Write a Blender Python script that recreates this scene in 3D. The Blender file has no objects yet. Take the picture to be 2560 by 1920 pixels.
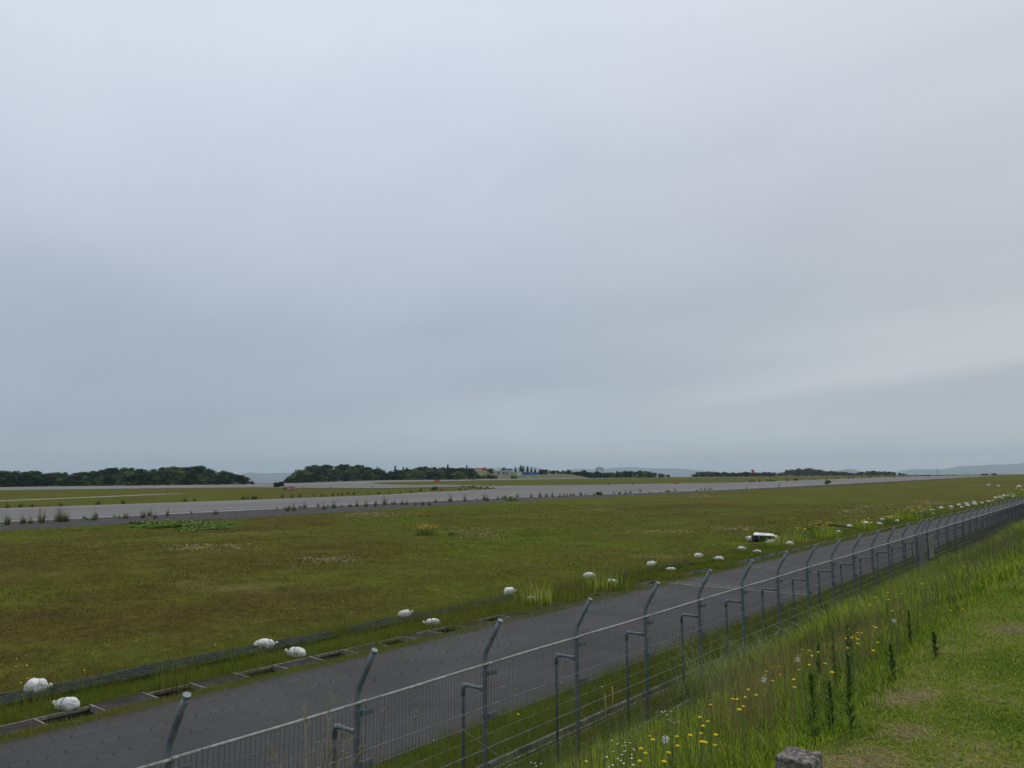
import bpy, bmesh, math, random
import numpy as np
from mathutils import Vector, Matrix, noise
R = math.radians
rng = np.random.default_rng(7)
random.seed(7)
S = bpy.context.scene
COL = S.collection

# ------------------------------------------------------------------ camera
cam = bpy.data.cameras.new('camera'); cam_o = bpy.data.objects.new('camera', cam); COL.objects.link(cam_o)
cam.sensor_width = 36.0; cam.lens = 1923.0 / 2560.0 * 36.0
cam.clip_start = 0.05; cam.clip_end = 60000
YAW, PITCH, ROLL, EYE = R(38.73), R(6.94), R(-0.44), 4.1
fw = Vector((-math.sin(YAW)*math.cos(PITCH), math.cos(YAW)*math.cos(PITCH), math.sin(PITCH)))
rt = Vector((math.cos(YAW), math.sin(YAW), 0)); up = rt.cross(fw)
rt2 = rt*math.cos(ROLL) + up*math.sin(ROLL); up2 = -rt*math.sin(ROLL) + up*math.cos(ROLL)
cam_o.matrix_world = Matrix(((rt2.x, up2.x, -fw.x, 0), (rt2.y, up2.y, -fw.y, 0), (rt2.z, up2.z, -fw.z, EYE), (0, 0, 0, 1)))
S.camera = cam_o
S.render.resolution_x = 1024; S.render.resolution_y = 768
S.view_settings.view_transform = 'Standard'; S.view_settings.look = 'None'
S.view_settings.exposure = 0.0; S.view_settings.gamma = 1.0
try:
    S.cycles.max_bounces = 5; S.cycles.diffuse_bounces = 3; S.cycles.transparent_max_bounces = 6
    S.cycles.volume_bounces = 0; S.cycles.use_denoising = True
except Exception: pass

# ------------------------------------------------------------------ sky and sun (overcast)
SUN_EL, SUN_AZ = R(58), R(8)          # azimuth from +Y towards +X
W = bpy.data.worlds.new('World'); S.world = W; W.use_nodes = True
nt = W.node_tree; nt.nodes.clear()
def N(t, kind, **kw):
    n = t.nodes.new(kind)
    for k, v in kw.items():
        if k in n.inputs: n.inputs[k].default_value = v
        else: setattr(n, k, v)
    return n
def L(t, a, b): t.links.new(a, b)
def math_n(t, op, a, b=None):
    n = t.nodes.new('ShaderNodeMath'); n.operation = op
    for i, v in enumerate((a, b)):
        if v is None: continue
        if hasattr(v, 'is_linked'): L(t, v, n.inputs[i])
        else: n.inputs[i].default_value = v
    return n.outputs[0]
def ramp(t, fac, stops):
    n = t.nodes.new('ShaderNodeValToRGB'); cr = n.color_ramp
    while len(cr.elements) > len(stops): cr.elements.remove(cr.elements[-1])
    while len(cr.elements) < len(stops): cr.elements.new(0.5)
    for e, (p, c) in zip(cr.elements, stops):
        e.position = p; e.color = (*c, 1) if len(c) == 3 else c
    L(t, fac, n.inputs[0]); return n.outputs[0]
def mixc(t, fac, a, b, mode='MIX'):
    n = t.nodes.new('ShaderNodeMix'); n.data_type = 'RGBA'; n.blend_type = mode
    for s, v in ((0, fac), (6, a), (7, b)):
        if hasattr(v, 'is_linked'): L(t, v, n.inputs[s])
        elif s == 0: n.inputs[s].default_value = v
        else: n.inputs[s].default_value = (*v, 1)
    return n.outputs[2]
def vmul(t, v, sc):
    n = t.nodes.new('ShaderNodeVectorMath'); n.operation = 'MULTIPLY'; L(t, v, n.inputs[0]); n.inputs[1].default_value = sc
    return n.outputs[0]
def noise_n(t, vec, scale, detail=4, rough=.55, dist=0.0):
    n = t.nodes.new('ShaderNodeTexNoise'); n.inputs['Scale'].default_value = scale; n.inputs['Detail'].default_value = detail
    n.inputs['Roughness'].default_value = rough; n.inputs['Distortion'].default_value = dist
    if vec is not None: L(t, vec, n.inputs['Vector'])
    return n.outputs['Fac']
sky = N(nt, 'ShaderNodeTexSky', sky_type='NISHITA', sun_disc=False, sun_elevation=SUN_EL, sun_rotation=SUN_AZ)
tc = N(nt, 'ShaderNodeTexCoord'); sep = N(nt, 'ShaderNodeSeparateXYZ'); L(nt, tc.outputs['Generated'], sep.inputs[0])
dz = math_n(nt, 'ADD', math_n(nt, 'MAXIMUM', sep.outputs['Z'], 0.0), 0.22)
cmb = N(nt, 'ShaderNodeCombineXYZ')
L(nt, math_n(nt, 'DIVIDE', sep.outputs['X'], dz), cmb.inputs[0]); L(nt, math_n(nt, 'DIVIDE', sep.outputs['Y'], dz), cmb.inputs[1])
# overcast sheet: darker blue-grey low down, brighter overhead
n1 = noise_n(nt, cmb.outputs[0], 0.55, 3, .45, .4)
n2 = noise_n(nt, vmul(nt, cmb.outputs[0], (1.0, 2.2, 1)), 0.8, 5, .5, .6)
el = math_n(nt, 'ADD', sep.outputs['Z'], math_n(nt, 'MULTIPLY', math_n(nt, 'SUBTRACT', n1, 0.5), 0.27))
SKYSTOPS = [(0.0, (5.6, 6.15, 6.7)), (0.10, (4.05, 4.65, 5.5)), (0.20, (4.3, 4.85, 5.85)), (0.34, (5.9, 6.35, 7.45)), (0.52, (7.2, 7.8, 8.8)), (1.0, (8.8, 9.0, 9.4))]
base = ramp(nt, el, [(p, tuple(v/10 for v in c)) for p, c in SKYSTOPS])
# the side of the sky towards the sun is a little paler and warmer
tow = math_n(nt, 'ADD', math_n(nt, 'MULTIPLY', sep.outputs['Y'], .75), math_n(nt, 'MULTIPLY', sep.outputs['X'], .66))
towf = ramp(nt, tow, [(0.12, (0, 0, 0)), (0.70, (1, 1, 1))])
warm = ramp(nt, el, [(0.0, (.56, .58, .59)), (.2, (.53, .545, .555)), (.4, (.60, .62, .66)), (.62, (.70, .72, .765)), (1.0, (.85, .86, .88))])
base = mixc(nt, math_n(nt, 'MULTIPLY', towf, .85), base, warm)
# one thin bright layer low on that side, a darker one under it
lay = math_n(nt, 'SUBTRACT', math_n(nt, 'ADD', sep.outputs['Z'], math_n(nt, 'MULTIPLY', math_n(nt, 'SUBTRACT', noise_n(nt, vmul(nt, cmb.outputs[0], (1, 1, 1)), 1.3, 5, .6), .5), .05)), math_n(nt, 'MULTIPLY', math_n(nt, 'SUBTRACT', tow, .45), .10))
layc = ramp(nt, lay, [(.055, (1, 1, 1)), (.075, (.95, .955, .965)), (.090, (.97, .975, .98)), (.106, (1.20, 1.175, 1.135)), (.150, (1.13, 1.115, 1.085)), (.18, (1, 1, 1))])
base = mixc(nt, ramp(nt, tow, [(.34, (0, 0, 0)), (.56, (1, 1, 1))]), base, mixc(nt, 1.0, base, layc, 'MULTIPLY'))
wisp = ramp(nt, n2, [(0.35, (.955, .96, .97)), (0.65, (1.04, 1.035, 1.02))])
base = mixc(nt, 1.0, base, wisp, 'MULTIPLY')
lft = ramp(nt, math_n(nt, 'ADD', tow, 1.0), [(.45, (.955, .96, .97)), (.95, (1, 1, 1))])
base = mixc(nt, 1.0, base, lft, 'MULTIPLY')
v10 = N(nt, 'ShaderNodeVectorMath', operation='SCALE'); L(nt, base, v10.inputs[0]); v10.inputs['Scale'].default_value = 10.0
skyc = mixc(nt, 0.94, sky.outputs[0], v10.outputs[0])
bg = N(nt, 'ShaderNodeBackground'); bg.inputs['Strength'].default_value = 0.1; L(nt, skyc, bg.inputs['Color'])
wo = N(nt, 'ShaderNodeOutputWorld'); L(nt, bg.outputs[0], wo.inputs['Surface'])
sd = bpy.data.lights.new('sun', 'SUN'); sd.energy = 1.1; sd.angle = R(22); sd.color = (1.0, 0.97, 0.93)
so = bpy.data.objects.new('sun', sd); COL.objects.link(so)
so.rotation_euler = (-(math.pi/2 - SUN_EL), 0, -SUN_AZ)

# ------------------------------------------------------------------ helpers
def tag(o, label=None, cat=None, group=None, kind=None):
    if label: o['label'] = label
    if cat: o['category'] = cat
    if group: o['group'] = group
    if kind: o['kind'] = kind
    return o
def thing(name, label, cat, loc=(0, 0, 0), rz=0, group=None):
    o = bpy.data.objects.new(name, None); COL.objects.link(o); o.empty_display_size = .2
    o.location = loc; o.rotation_euler = (0, 0, rz)
    return tag(o, label, cat, group)
def copy_tree(o, parent=None):
    c = o.copy(); COL.objects.link(c)
    if parent is not None: c.parent = parent
    for ch in list(o.children): copy_tree(ch, c)
    return c
class MB:
    def __init__(s): s.v = []; s.f = []
    def add(s, v, f):
        b = len(s.v); s.v += [tuple(p) for p in v]; s.f += [tuple(i + b for i in q) for q in f]; return s
    def box(s, x0, x1, y0, y1, z0, z1):
        v = [(x, y, z) for z in (z0, z1) for y in (y0, y1) for x in (x0, x1)]
        return s.add(v, [(0, 2, 3, 1), (4, 5, 7, 6), (0, 1, 5, 4), (2, 6, 7, 3), (0, 4, 6, 2), (1, 3, 7, 5)])
    def tube(s, pts, r, n=8, cap=True):
        pts = [Vector(p) for p in pts]; rs = r if isinstance(r, (list, tuple)) else [r]*len(pts)
        v = []; f = []; ref = None
        for i, p in enumerate(pts):
            d = (pts[min(i+1, len(pts)-1)] - pts[max(i-1, 0)]).normalized()
            if ref is None: ref = Vector((0, 0, 1)) if abs(d.z) < .9 else Vector((0, 1, 0))
            a = d.cross(ref).normalized(); b = a.cross(d).normalized(); ref = b
            for k in range(n):
                t = 2*math.pi*k/n; v.append(p + (a*math.cos(t) + b*math.sin(t))*rs[i])
        for i in range(len(pts)-1):
            for k in range(n):
                k2 = (k+1) % n; f.append((i*n+k, i*n+k2, (i+1)*n+k2, (i+1)*n+k))
        if cap: f.append(tuple(range(n))[::-1]); f.append(tuple((len(pts)-1)*n + k for k in range(n)))
        return s.add(v, f)
    def build(s, name, mat, parent=None, smooth=False):
        me = bpy.data.meshes.new(name); me.from_pydata(s.v, [], s.f); me.update()
        bm = bmesh.new(); bm.from_mesh(me); bmesh.ops.recalc_face_normals(bm, faces=bm.faces); bm.to_mesh(me); bm.free()
        if mat: me.materials.append(mat)
        if smooth: me.polygons.foreach_set('use_smooth', [True]*len(me.polygons))
        o = bpy.data.objects.new(name, me); COL.objects.link(o)
        if parent is not None: o.parent = parent
        return o
def np_mesh(name, V, F4=None, F3=None, mat=None, parent=None, tint=None, smooth=False):
    """V (n,3); F4 (a,4); F3 (b,3); tint (n,) stored as a point attribute"""
    me = bpy.data.meshes.new(name)
    F4 = np.zeros((0, 4), int) if F4 is None else F4; F3 = np.zeros((0, 3), int) if F3 is None else F3
    me.vertices.add(len(V)); me.vertices.foreach_set('co', np.asarray(V, np.float32).ravel())
    nl = F4.size + F3.size; me.loops.add(nl); me.loops.foreach_set('vertex_index', np.concatenate([F4.ravel(), F3.ravel()]).astype(np.int32))
    st = np.concatenate([np.arange(len(F4))*4, F4.size + np.arange(len(F3))*3]).astype(np.int32)
    me.polygons.add(len(st)); me.polygons.foreach_set('loop_start', st)
    if smooth: me.polygons.foreach_set('use_smooth', np.ones(len(st), bool))
    me.update(calc_edges=True)
    if tint is not None:
        at = me.attributes.new('tint', 'FLOAT', 'POINT'); at.data.foreach_set('value', np.asarray(tint, np.float32))
    if mat: me.materials.append(mat)
    o = bpy.data.objects.new(name, me); COL.objects.link(o)
    if parent is not None: o.parent = parent
    return o
def blades(name, P, h, w, lean, az, tint, mat, parent=None, curl=.35):
    """grass blades: each two faces, bent over by lean towards az"""
    n = len(P); one = np.ones(n)
    h, w, lean, az, tint = [np.asarray(a, float)*one for a in (h, w, lean, az, tint)]
    D = np.stack([np.cos(az), np.sin(az), 0*az], 1)
    fa = az + math.pi/2 + rng.uniform(-.9, .9, n); T = np.stack([np.cos(fa), np.sin(fa), 0*fa], 1)*(w/2)[:, None]
    Z = np.array([0, 0, 1.0])
    m = P + Z*(h*.58)[:, None] + D*(lean*curl)[:, None]
    t = P + Z*(h*(1 - .25*np.clip(lean/np.maximum(h, 1e-3), 0, 1.5)))[:, None] + D*lean[:, None]
    V = np.stack([P - T, P + T, m - T*.8, m + T*.8, t], 1).reshape(-1, 3)
    b = np.arange(n)[:, None]*5
    return np_mesh(name, V, b + np.array([0, 1, 3, 2]), b + np.array([2, 3, 4]), mat, parent, np.repeat(tint, 5))

# ------------------------------------------------------------------ terrain height
def sst(t): t = np.clip(t, 0, 1); return t*t*(3 - 2*t)
PX = [-1e5, -7.3, -6.41, -5.8, -3.5, -1.6, -0.5, 1e5]; PZ = [0, 0, .15, .38, 1.55, 2.48, 2.55, 2.55]
def hz(x, y):
    x = np.asarray(x, float); y = np.asarray(y, float)
    r = np.hypot(x, y); a = np.degrees(np.arctan2(-x, y))
    z = 2.6*sst((r - 200)/700)*sst((57 - a)/10) + np.interp(x, PX, PZ)
    RE = 900 + 2100*sst((54 - a)/6)
    return z - 130*sst((r - RE)/2500)
def hz1(x, y): return float(hz(x, y))
def from_px(px, r):                     # azimuth of a direction in the view, at ground distance r
    a = YAW - math.atan((px - 1280)/1923.0); return -math.sin(a)*r, math.cos(a)*r

# ------------------------------------------------------------------ materials
def new_mat(name):
    m = bpy.data.materials.new(name); m.use_nodes = True; t = m.node_tree
    b = t.nodes['Principled BSDF']; b.inputs['Roughness'].default_value = .8
    b.inputs['Specular IOR Level'].default_value = .25
    return m, t, b
def pos_vec(t, obj=False):
    if obj: return N(t, 'ShaderNodeTexCoord').outputs['Object']
    return N(t, 'ShaderNodeNewGeometry').outputs['Position']
def bump(t, b, h, strength, dist=.02):
    n = N(t, 'ShaderNodeBump'); n.inputs['Strength'].default_value = strength; n.inputs['Distance'].default_value = dist
    L(t, h, n.inputs['Height']); L(t, n.outputs[0], b.inputs['Normal'])
def surf(name, c1, c2, scale, rough=.85, bstr=.3, bscale=None, metal=0, obj=True, detail=6, lo=.35, hi=.65, bd=.02):
    m, t, b = new_mat(name); v = pos_vec(t, obj)
    n = noise_n(t, v, scale, detail, .6); L(t, ramp(t, n, [(lo, c1), (hi, c2)]), b.inputs['Base Color'])
    b.inputs['Roughness'].default_value = rough; b.inputs['Metallic'].default_value = metal
    if bstr: bump(t, b, noise_n(t, v, bscale or scale*4, 4), bstr, bd)
    return m
def attr_mix(name, stops, transl=.3, rough=.6, patch=None, per_object=0):
    """leaf material driven by the per-blade tint attribute"""
    m, t, b = new_mat(name); a = N(t, 'ShaderNodeAttribute', attribute_name='tint')
    fac = a.outputs['Fac']
    if patch:
        n = noise_n(t, pos_vec(t), patch[0], 3); fac = math_n(t, 'ADD', fac, math_n(t, 'MULTIPLY', math_n(t, 'SUBTRACT', n, .5), patch[1]))
    if per_object:
        oi = N(t, 'ShaderNodeObjectInfo'); fac = math_n(t, 'ADD', fac, math_n(t, 'MULTIPLY', math_n(t, 'SUBTRACT', oi.outputs['Random'], .5), per_object))
    c = ramp(t, fac, stops); L(t, c, b.inputs['Base Color']); b.inputs['Roughness'].default_value = rough; b.inputs['Specular IOR Level'].default_value = .04
    if transl:
        tr = N(t, 'ShaderNodeBsdfTranslucent'); L(t, c, tr.inputs['Color']); mx = N(t, 'ShaderNodeMixShader'); mx.inputs[0].default_value = transl
        out = t.nodes['Material Output']; L(t, b.outputs[0], mx.inputs[1]); L(t, tr.outputs[0], mx.inputs[2]); L(t, mx.outputs[0], out.inputs['Surface'])
    return m
def field_color(t):
    """mown airfield turf: olive, brown seed-head patches, fresh green patches, pale dry streaks"""
    v = pos_vec(t)
    big = noise_n(t, v, .035, 5, .6, .5); mid = noise_n(t, v, .16, 5, .65); fine = noise_n(t, v, 2.6, 5, .7)
    c = ramp(t, big, [(.32, (.074, .096, .012)), (.44, (.082, .094, .014)), (.54, (.086, .084, .017)), (.64, (.078, .064, .018))])
    c = mixc(t, ramp(t, mid, [(.48, (0, 0, 0)), (.68, (.7, .7, .7))]), c, (.098, .128, .017))
    c = mixc(t, ramp(t, noise_n(t, v, .11, 3, .6), [(.50, (0, 0, 0)), (.65, (.6, .6, .6))]), c, (.074, .062, .017))
    c = mixc(t, ramp(t, noise_n(t, vmul(t, v, (.8, 1.0, 1)), .10, 6, .62), [(.60, (0, 0, 0)), (.70, (.8, .8, .8))]), c, (.15, .135, .055))
    c = mixc(t, 1.0, c, ramp(t, fine, [(.28, (.58, .60, .55)), (.72, (1.36, 1.33, 1.2))]), 'MULTIPLY')
    c = mixc(t, 1.0, c, ramp(t, noise_n(t, v, .55, 4, .6), [(.3, (.78, .80, .78)), (.7, (1.2, 1.18, 1.14))]), 'MULTIPLY')
    return c
m_ground, t, b = new_mat('turf')
fc = field_color(t); gp = pos_vec(t); sx = N(t, 'ShaderNodeSeparateXYZ'); L(t, gp, sx.inputs[0])
gx = math_n(t, 'ADD', sx.outputs['X'], math_n(t, 'MULTIPLY', math_n(t, 'SUBTRACT', noise_n(t, gp, .9, 4), .5), 1.6))
veg = ramp(t, noise_n(t, gp, 1.3, 6, .7), [(.3, (.030, .050, .007)), (.5, (.065, .092, .012)), (.72, (.105, .095, .034))])
lawn = ramp(t, noise_n(t, gp, 1.1, 6, .7), [(.34, (.065, .098, .013)), (.52, (.105, .130, .021)), (.64, (.19, .16, .075)), (.74, (.25, .20, .11))])
f1 = math_n(t, 'GREATER_THAN', gx, -17.2); f2 = math_n(t, 'GREATER_THAN', gx, -1.75)
BARE = [(-1.13, 9.57, .42), (-1.38, 6.37, .24), (-1.23, 5.46, .22), (-1.30, 4.75, .32), (-1.5, 6.2, .16)]
soil = ramp(t, noise_n(t, gp, 14, 7, .75), [(.3, (.060, .042, .024)), (.7, (.20, .155, .095))]); wob = noise_n(t, gp, 5, 6, .7)
for bx_, by_, br in BARE:
    dn = N(t, 'ShaderNodeVectorMath', operation='DISTANCE'); L(t, vmul(t, gp, (1.25, .85, 0)), dn.inputs[0]); dn.inputs[1].default_value = (bx_*1.25, by_*.85, 0)
    dd = math_n(t, 'ADD', math_n(t, 'DIVIDE', dn.outputs['Value'], br), math_n(t, 'MULTIPLY', math_n(t, 'SUBTRACT', wob, .5), 1.5))
    lawn = mixc(t, ramp(t, dd, [(.10, (.75, .75, .75)), (.75, (0, 0, 0))]), lawn, soil)
c = mixc(t, f1, fc, veg); c = mixc(t, f2, c, lawn); L(t, c, b.inputs['Base Color']); b.inputs['Roughness'].default_value = .95
b.inputs['Specular IOR Level'].default_value = .02
bump(t, b, noise_n(t, gp, 7, 6, .75), .8, .06)
m_turfblade, t, b = new_mat('turf_blade')
c = mixc(t, 1.0, field_color(t), ramp(t, N(t, 'ShaderNodeAttribute', attribute_name='tint').outputs['Fac'], [(0, (.6, .62, .55)), (.6, (1.25, 1.25, 1.2)), (1, (1.9, 1.75, 1.5))]), 'MULTIPLY')
L(t, c, b.inputs['Base Color']); b.inputs['Specular IOR Level'].default_value = .02
m_asphalt, t, b = new_mat('asphalt'); v = pos_vec(t)
c = ramp(t, noise_n(t, v, .5, 5, .6), [(.3, (.040, .039, .039)), (.7, (.062, .061, .060))])
c = mixc(t, 1.0, c, ramp(t, noise_n(t, v, 22, 6, .85), [(.28, (.5, .5, .5)), (.72, (1.55, 1.54, 1.5))]), 'MULTIPLY')
sx = N(t, 'ShaderNodeSeparateXYZ'); L(t, v, sx.inputs[0])
ed = math_n(t, 'ADD', math_n(t, 'ABSOLUTE', math_n(t, 'ADD', sx.outputs['X'], 11.65)), math_n(t, 'MULTIPLY', math_n(t, 'SUBTRACT', noise_n(t, v, 1.4, 6, .7), .5), 1.6))
c = mixc(t, ramp(t, math_n(t, 'MULTIPLY', ed, .25), [(.56, (0, 0, 0)), (.72, (.7, .7, .7))]), c, (.055, .050, .040))
L(t, c, b.inputs['Base Color']); b.inputs['Roughness'].default_value = .9; bump(t, b, noise_n(t, v, 60, 3), .5, .008)
def pave(name, c1, c2, joint=None):
    m, t, b = new_mat(name); v = pos_vec(t)
    c = ramp(t, noise_n(t, vmul(t, v, (1, .25, 1)), .08, 6, .65), [(.3, c1), (.7, c2)])
    c = mixc(t, ramp(t, noise_n(t, vmul(t, v, (2.2, .3, 1)), .35, 4), [(.55, (0, 0, 0)), (.75, (.35, .35, .35))]), c, tuple(x*.72 for x in c1))
    L(t, c, b.inputs['Base Color']); b.inputs['Roughness'].default_value = .9
    return m
m_taxi = pave('taxiway_asphalt', (.112, .109, .102), (.168, .163, .152))
m_run = pave('runway_asphalt', (.135, .132, .124), (.195, .190, .178))
m_should = surf('old_dark_asphalt', (.030, .027, .026), (.062, .055, .050), .6, .95, .3, obj=False)
m_line = surf('worn_white_line', (.22, .20, .18), (.58, .53, .47), 1.5, .8, 0, obj=False, lo=.35, hi=.55)
m_path = surf('pale_gravel_path', (.20, .19, .15), (.30, .28, .22), .4, .9, 0, obj=False)
m_galv, t, b = new_mat('galvanised_steel'); v = pos_vec(t, False)
c = ramp(t, noise_n(t, v, 9, 6, .65), [(.3, (.125, .152, .172)), (.6, (.185, .215, .237)), (.75, (.24, .265, .28))])
c = mixc(t, ramp(t, noise_n(t, vmul(t, v, (1, 1, .35)), 24, 4, .7), [(.60, (0, 0, 0)), (.75, (.6, .6, .6))]), c, (.055, .062, .062))
L(t, c, b.inputs['Base Color']); b.inputs['Roughness'].default_value = .5; b.inputs['Metallic'].default_value = .25
m_rail, t, b = new_mat('weathered_rail'); v = pos_vec(t, False)
c = ramp(t, noise_n(t, v, 14, 5, .6), [(.3, (.21, .21, .185)), (.7, (.40, .40, .385))])
c = mixc(t, ramp(t, noise_n(t, v, 30, 3, .6), [(.64, (0, 0, 0)), (.68, (1, 1, 1))]), c, (.05, .048, .04))
c = mixc(t, ramp(t, noise_n(t, v, 3, 3), [(.5, (0, 0, 0)), (.7, (.6, .6, .6))]), c, (.22, .21, .17))
L(t, c, b.inputs['Base Color']); b.inputs['Roughness'].default_value = .7
m_wire = surf('mesh_wire', (.040, .047, .050), (.080, .090, .094), 5, .55, 0, metal=.2, obj=False)
m_wire_l = surf('zinc_wire', (.10, .115, .125), (.26, .28, .30), 8, .5, 0, metal=.25, obj=False)
m_barb = surf('barbed_wire_zinc', (.075, .08, .083), (.17, .177, .18), 8, .6, 0, metal=.2, obj=False)
m_conc = surf('old_concrete', (.085, .080, .070), (.24, .23, .20), 3.5, .95, .5, 30, obj=False)
m_concd = surf('stained_and_shaded_concrete', (.016, .014, .013), (.048, .042, .037), 3.0, .95, .5, 25, obj=False)  # aged dark slabs; on the channel walls this dark stands in for shade
m_concl = surf('pale_concrete_edge', (.10, .095, .08), (.25, .24, .205), 7, .95, .3, 40, obj=False)
m_net = surf('ribbed_netting', (.026, .033, .041), (.080, .094, .108), 6, .7, .4, 60, obj=False)
m_black = surf('black_tarp', (.010, .010, .011), (.024, .024, .025), 5, .8, .3, obj=False)
m_wood = surf('weathered_wood', (.22, .17, .12), (.34, .27, .20), 9, .9, .2, obj=False)
m_board = surf('white_board', (.55, .60, .63), (.74, .78, .80), 3, .6, .1, obj=False)
m_bag, t, b = new_mat('woven_white_sack'); v = pos_vec(t, False)
c = ramp(t, noise_n(t, v, 4, 5, .6), [(.3, (.50, .50, .475)), (.6, (.74, .74, .725))])
c = mixc(t, ramp(t, noise_n(t, vmul(t, v, (1, 1, .5)), 9, 5, .7), [(.54, (0, 0, 0)), (.72, (.8, .8, .8))]), c, (.22, .20, .165))
L(t, c, b.inputs['Base Color']); b.inputs['Roughness'].default_value = .75; bump(t, b, noise_n(t, v, 22, 5, .6), .6, .03)
m_tie = surf('dark_cord', (.02, .022, .028), (.05, .052, .06), 9, .8, 0)
m_stone, t, b = new_mat('lichened_stone'); v = pos_vec(t, False)
c = ramp(t, noise_n(t, v, 42, 9, .8), [(.36, (.016, .014, .012)), (.48, (.13, .118, .10)), (.64, (.48, .45, .39))])
c = mixc(t, ramp(t, noise_n(t, v, 16, 6, .7), [(.54, (0, 0, 0)), (.66, (.7, .7, .7))]), c, (.045, .042, .036))
L(t, c, b.inputs['Base Color']); b.inputs['Roughness'].default_value = .95; bump(t, b, noise_n(t, v, 26, 8, .75), 1.0, .02)
m_leafb = attr_mix('broad_leaves', [(0, (.008, .020, .010)), (.45, (.026, .055, .022)), (.8, (.075, .120, .036)), (1, (.14, .20, .055))], .2, per_object=.8)
m_leafc = attr_mix('conifer_needles', [(0, (.010, .022, .014)), (1, (.030, .050, .026))], .1)
m_bark = surf('bark', (.05, .042, .034), (.11, .095, .08), 2, .95, 0)
m_hill = surf('wooded_slope', (.016, .030, .014), (.034, .054, .022), .1, .95, 0, obj=False)
m_mount = surf('mountain_forest', (.030, .045, .030), (.055, .075, .045), .002, .95, 0, obj=False)
m_bank_emb = surf('dry_embankment', (.050, .070, .020), (.135, .130, .055), .12, .95, 0, obj=False)
m_gb = attr_mix('bank_grass', [(0, (.032, .065, .007)), (.26, (.145, .235, .016)), (.52, (.30, .41, .032)), (.76, (.44, .49, .07)), (.90, (.42, .37, .15)), (1, (.50, .42, .22))], .45, .55, (.5, .5))
m_gl = attr_mix('lawn_grass', [(0, (.060, .115, .009)), (.33, (.19, .285, .022)), (.62, (.33, .40, .05)), (.84, (.38, .34, .13)), (1, (.50, .42, .22))], .45, .6, (1.1, .75))
m_gv = attr_mix('verge_grass', [(0, (.055, .088, .009)), (.4, (.125, .160, .017)), (.7, (.20, .215, .034)), (.9, (.21, .17, .065)), (1, (.28, .22, .11))], .4, .6, (.6, .5))
m_pale = attr_mix('pale_long_grass', [(0, (.17, .23, .07)), (1, (.36, .40, .19))], .4)
m_straw = attr_mix('dry_turf_straw', [(0, (.16, .145, .055)), (1, (.40, .35, .165))], .2)
m_rust = attr_mix('rusty_seed_heads', [(0, (.19, .16, .05)), (1, (.36, .27, .13))], .35)
m_dry = attr_mix('dry_stalks', [(0, (.16, .14, .085)), (1, (.42, .38, .26))], .3)
m_weed = attr_mix('tall_weed', [(0, (.050, .060, .018)), (.5, (.115, .120, .045)), (1, (.22, .20, .10))], .2)
m_weedd = attr_mix('dark_weed_leaves', [(0, (.040, .085, .016)), (1, (.105, .175, .04))], .35)
m_kudzu = attr_mix('creeper_leaves', [(0, (.060, .115, .020)), (.6, (.125, .205, .040)), (1, (.22, .29, .085))], .3)
m_yel = attr_mix('yellow_petals', [(0, (.72, .48, .015)), (1, (.86, .70, .05))], .1)
m_ora = attr_mix('orange_petals', [(0, (.46, .26, .02)), (1, (.60, .42, .05))], .1)
m_whi = attr_mix('white_petals', [(0, (.55, .56, .50)), (1, (.78, .78, .74))], .1)
m_stem = surf('green_stem', (.12, .17, .03), (.20, .25, .06), 5, .8, 0)
def plain(name, c, rough=.7, metal=0): return surf(name, tuple(x*.86 for x in c), tuple(min(1, x*1.1) for x in c), 1.3, rough, 0, metal=metal)
# measured ground positions
BAGS = [(-16.56,6.15),(-15.24,6.20),(-16.50,11.11),(-15.39,11.25),(-16.69,15.90),(-15.50,15.86),(-16.98,21.11),(-15.81,20.88),(-17.24,26.48),(-15.80,25.92),(-17.21,31.59),(-15.85,30.89),(-17.21,36.47),(-15.96,36.16),(-16.99,41.37),(-15.80,40.70),(-19.45,49),(-18.12,48.31),(-18.09,49.36),(-17.23,46.70),(-15.97,46.16),(-17.23,52.22),(-16.52,57.66),(-17.89,58.46),(-17.36,63.52),(-16.20,62.91),(-17.41,68.42),(-16.43,68.81),(-17.64,74.67),(-17.65,80.08),(-16.36,74.18),(-16.57,79.86),(-17.63,90.64),(-16.56,85.85),(-17.74,96.99),(-16.38,90.28),(-18.05,104.09),(-17.82,108.95),(-16.62,102.18),(-17.99,115.62),(-16.48,107.71),(-17.99,121.35),(-16.68,113.60),(-17.86,127.02),(-16.63,119.09),(-16.60,125.08),(-16.67,131.57),(-16.67,136.53),(-18.04,150.41),(-18.29,157.69),(-18.45,164.66),(-16.91,149.13),(-18.40,170.07),(-18.11,173.57),(-16.65,160.29),(-16.65,164.32),(-26.69,273.24),(-38.80,307.76),(-33.41,285.39)]
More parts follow.
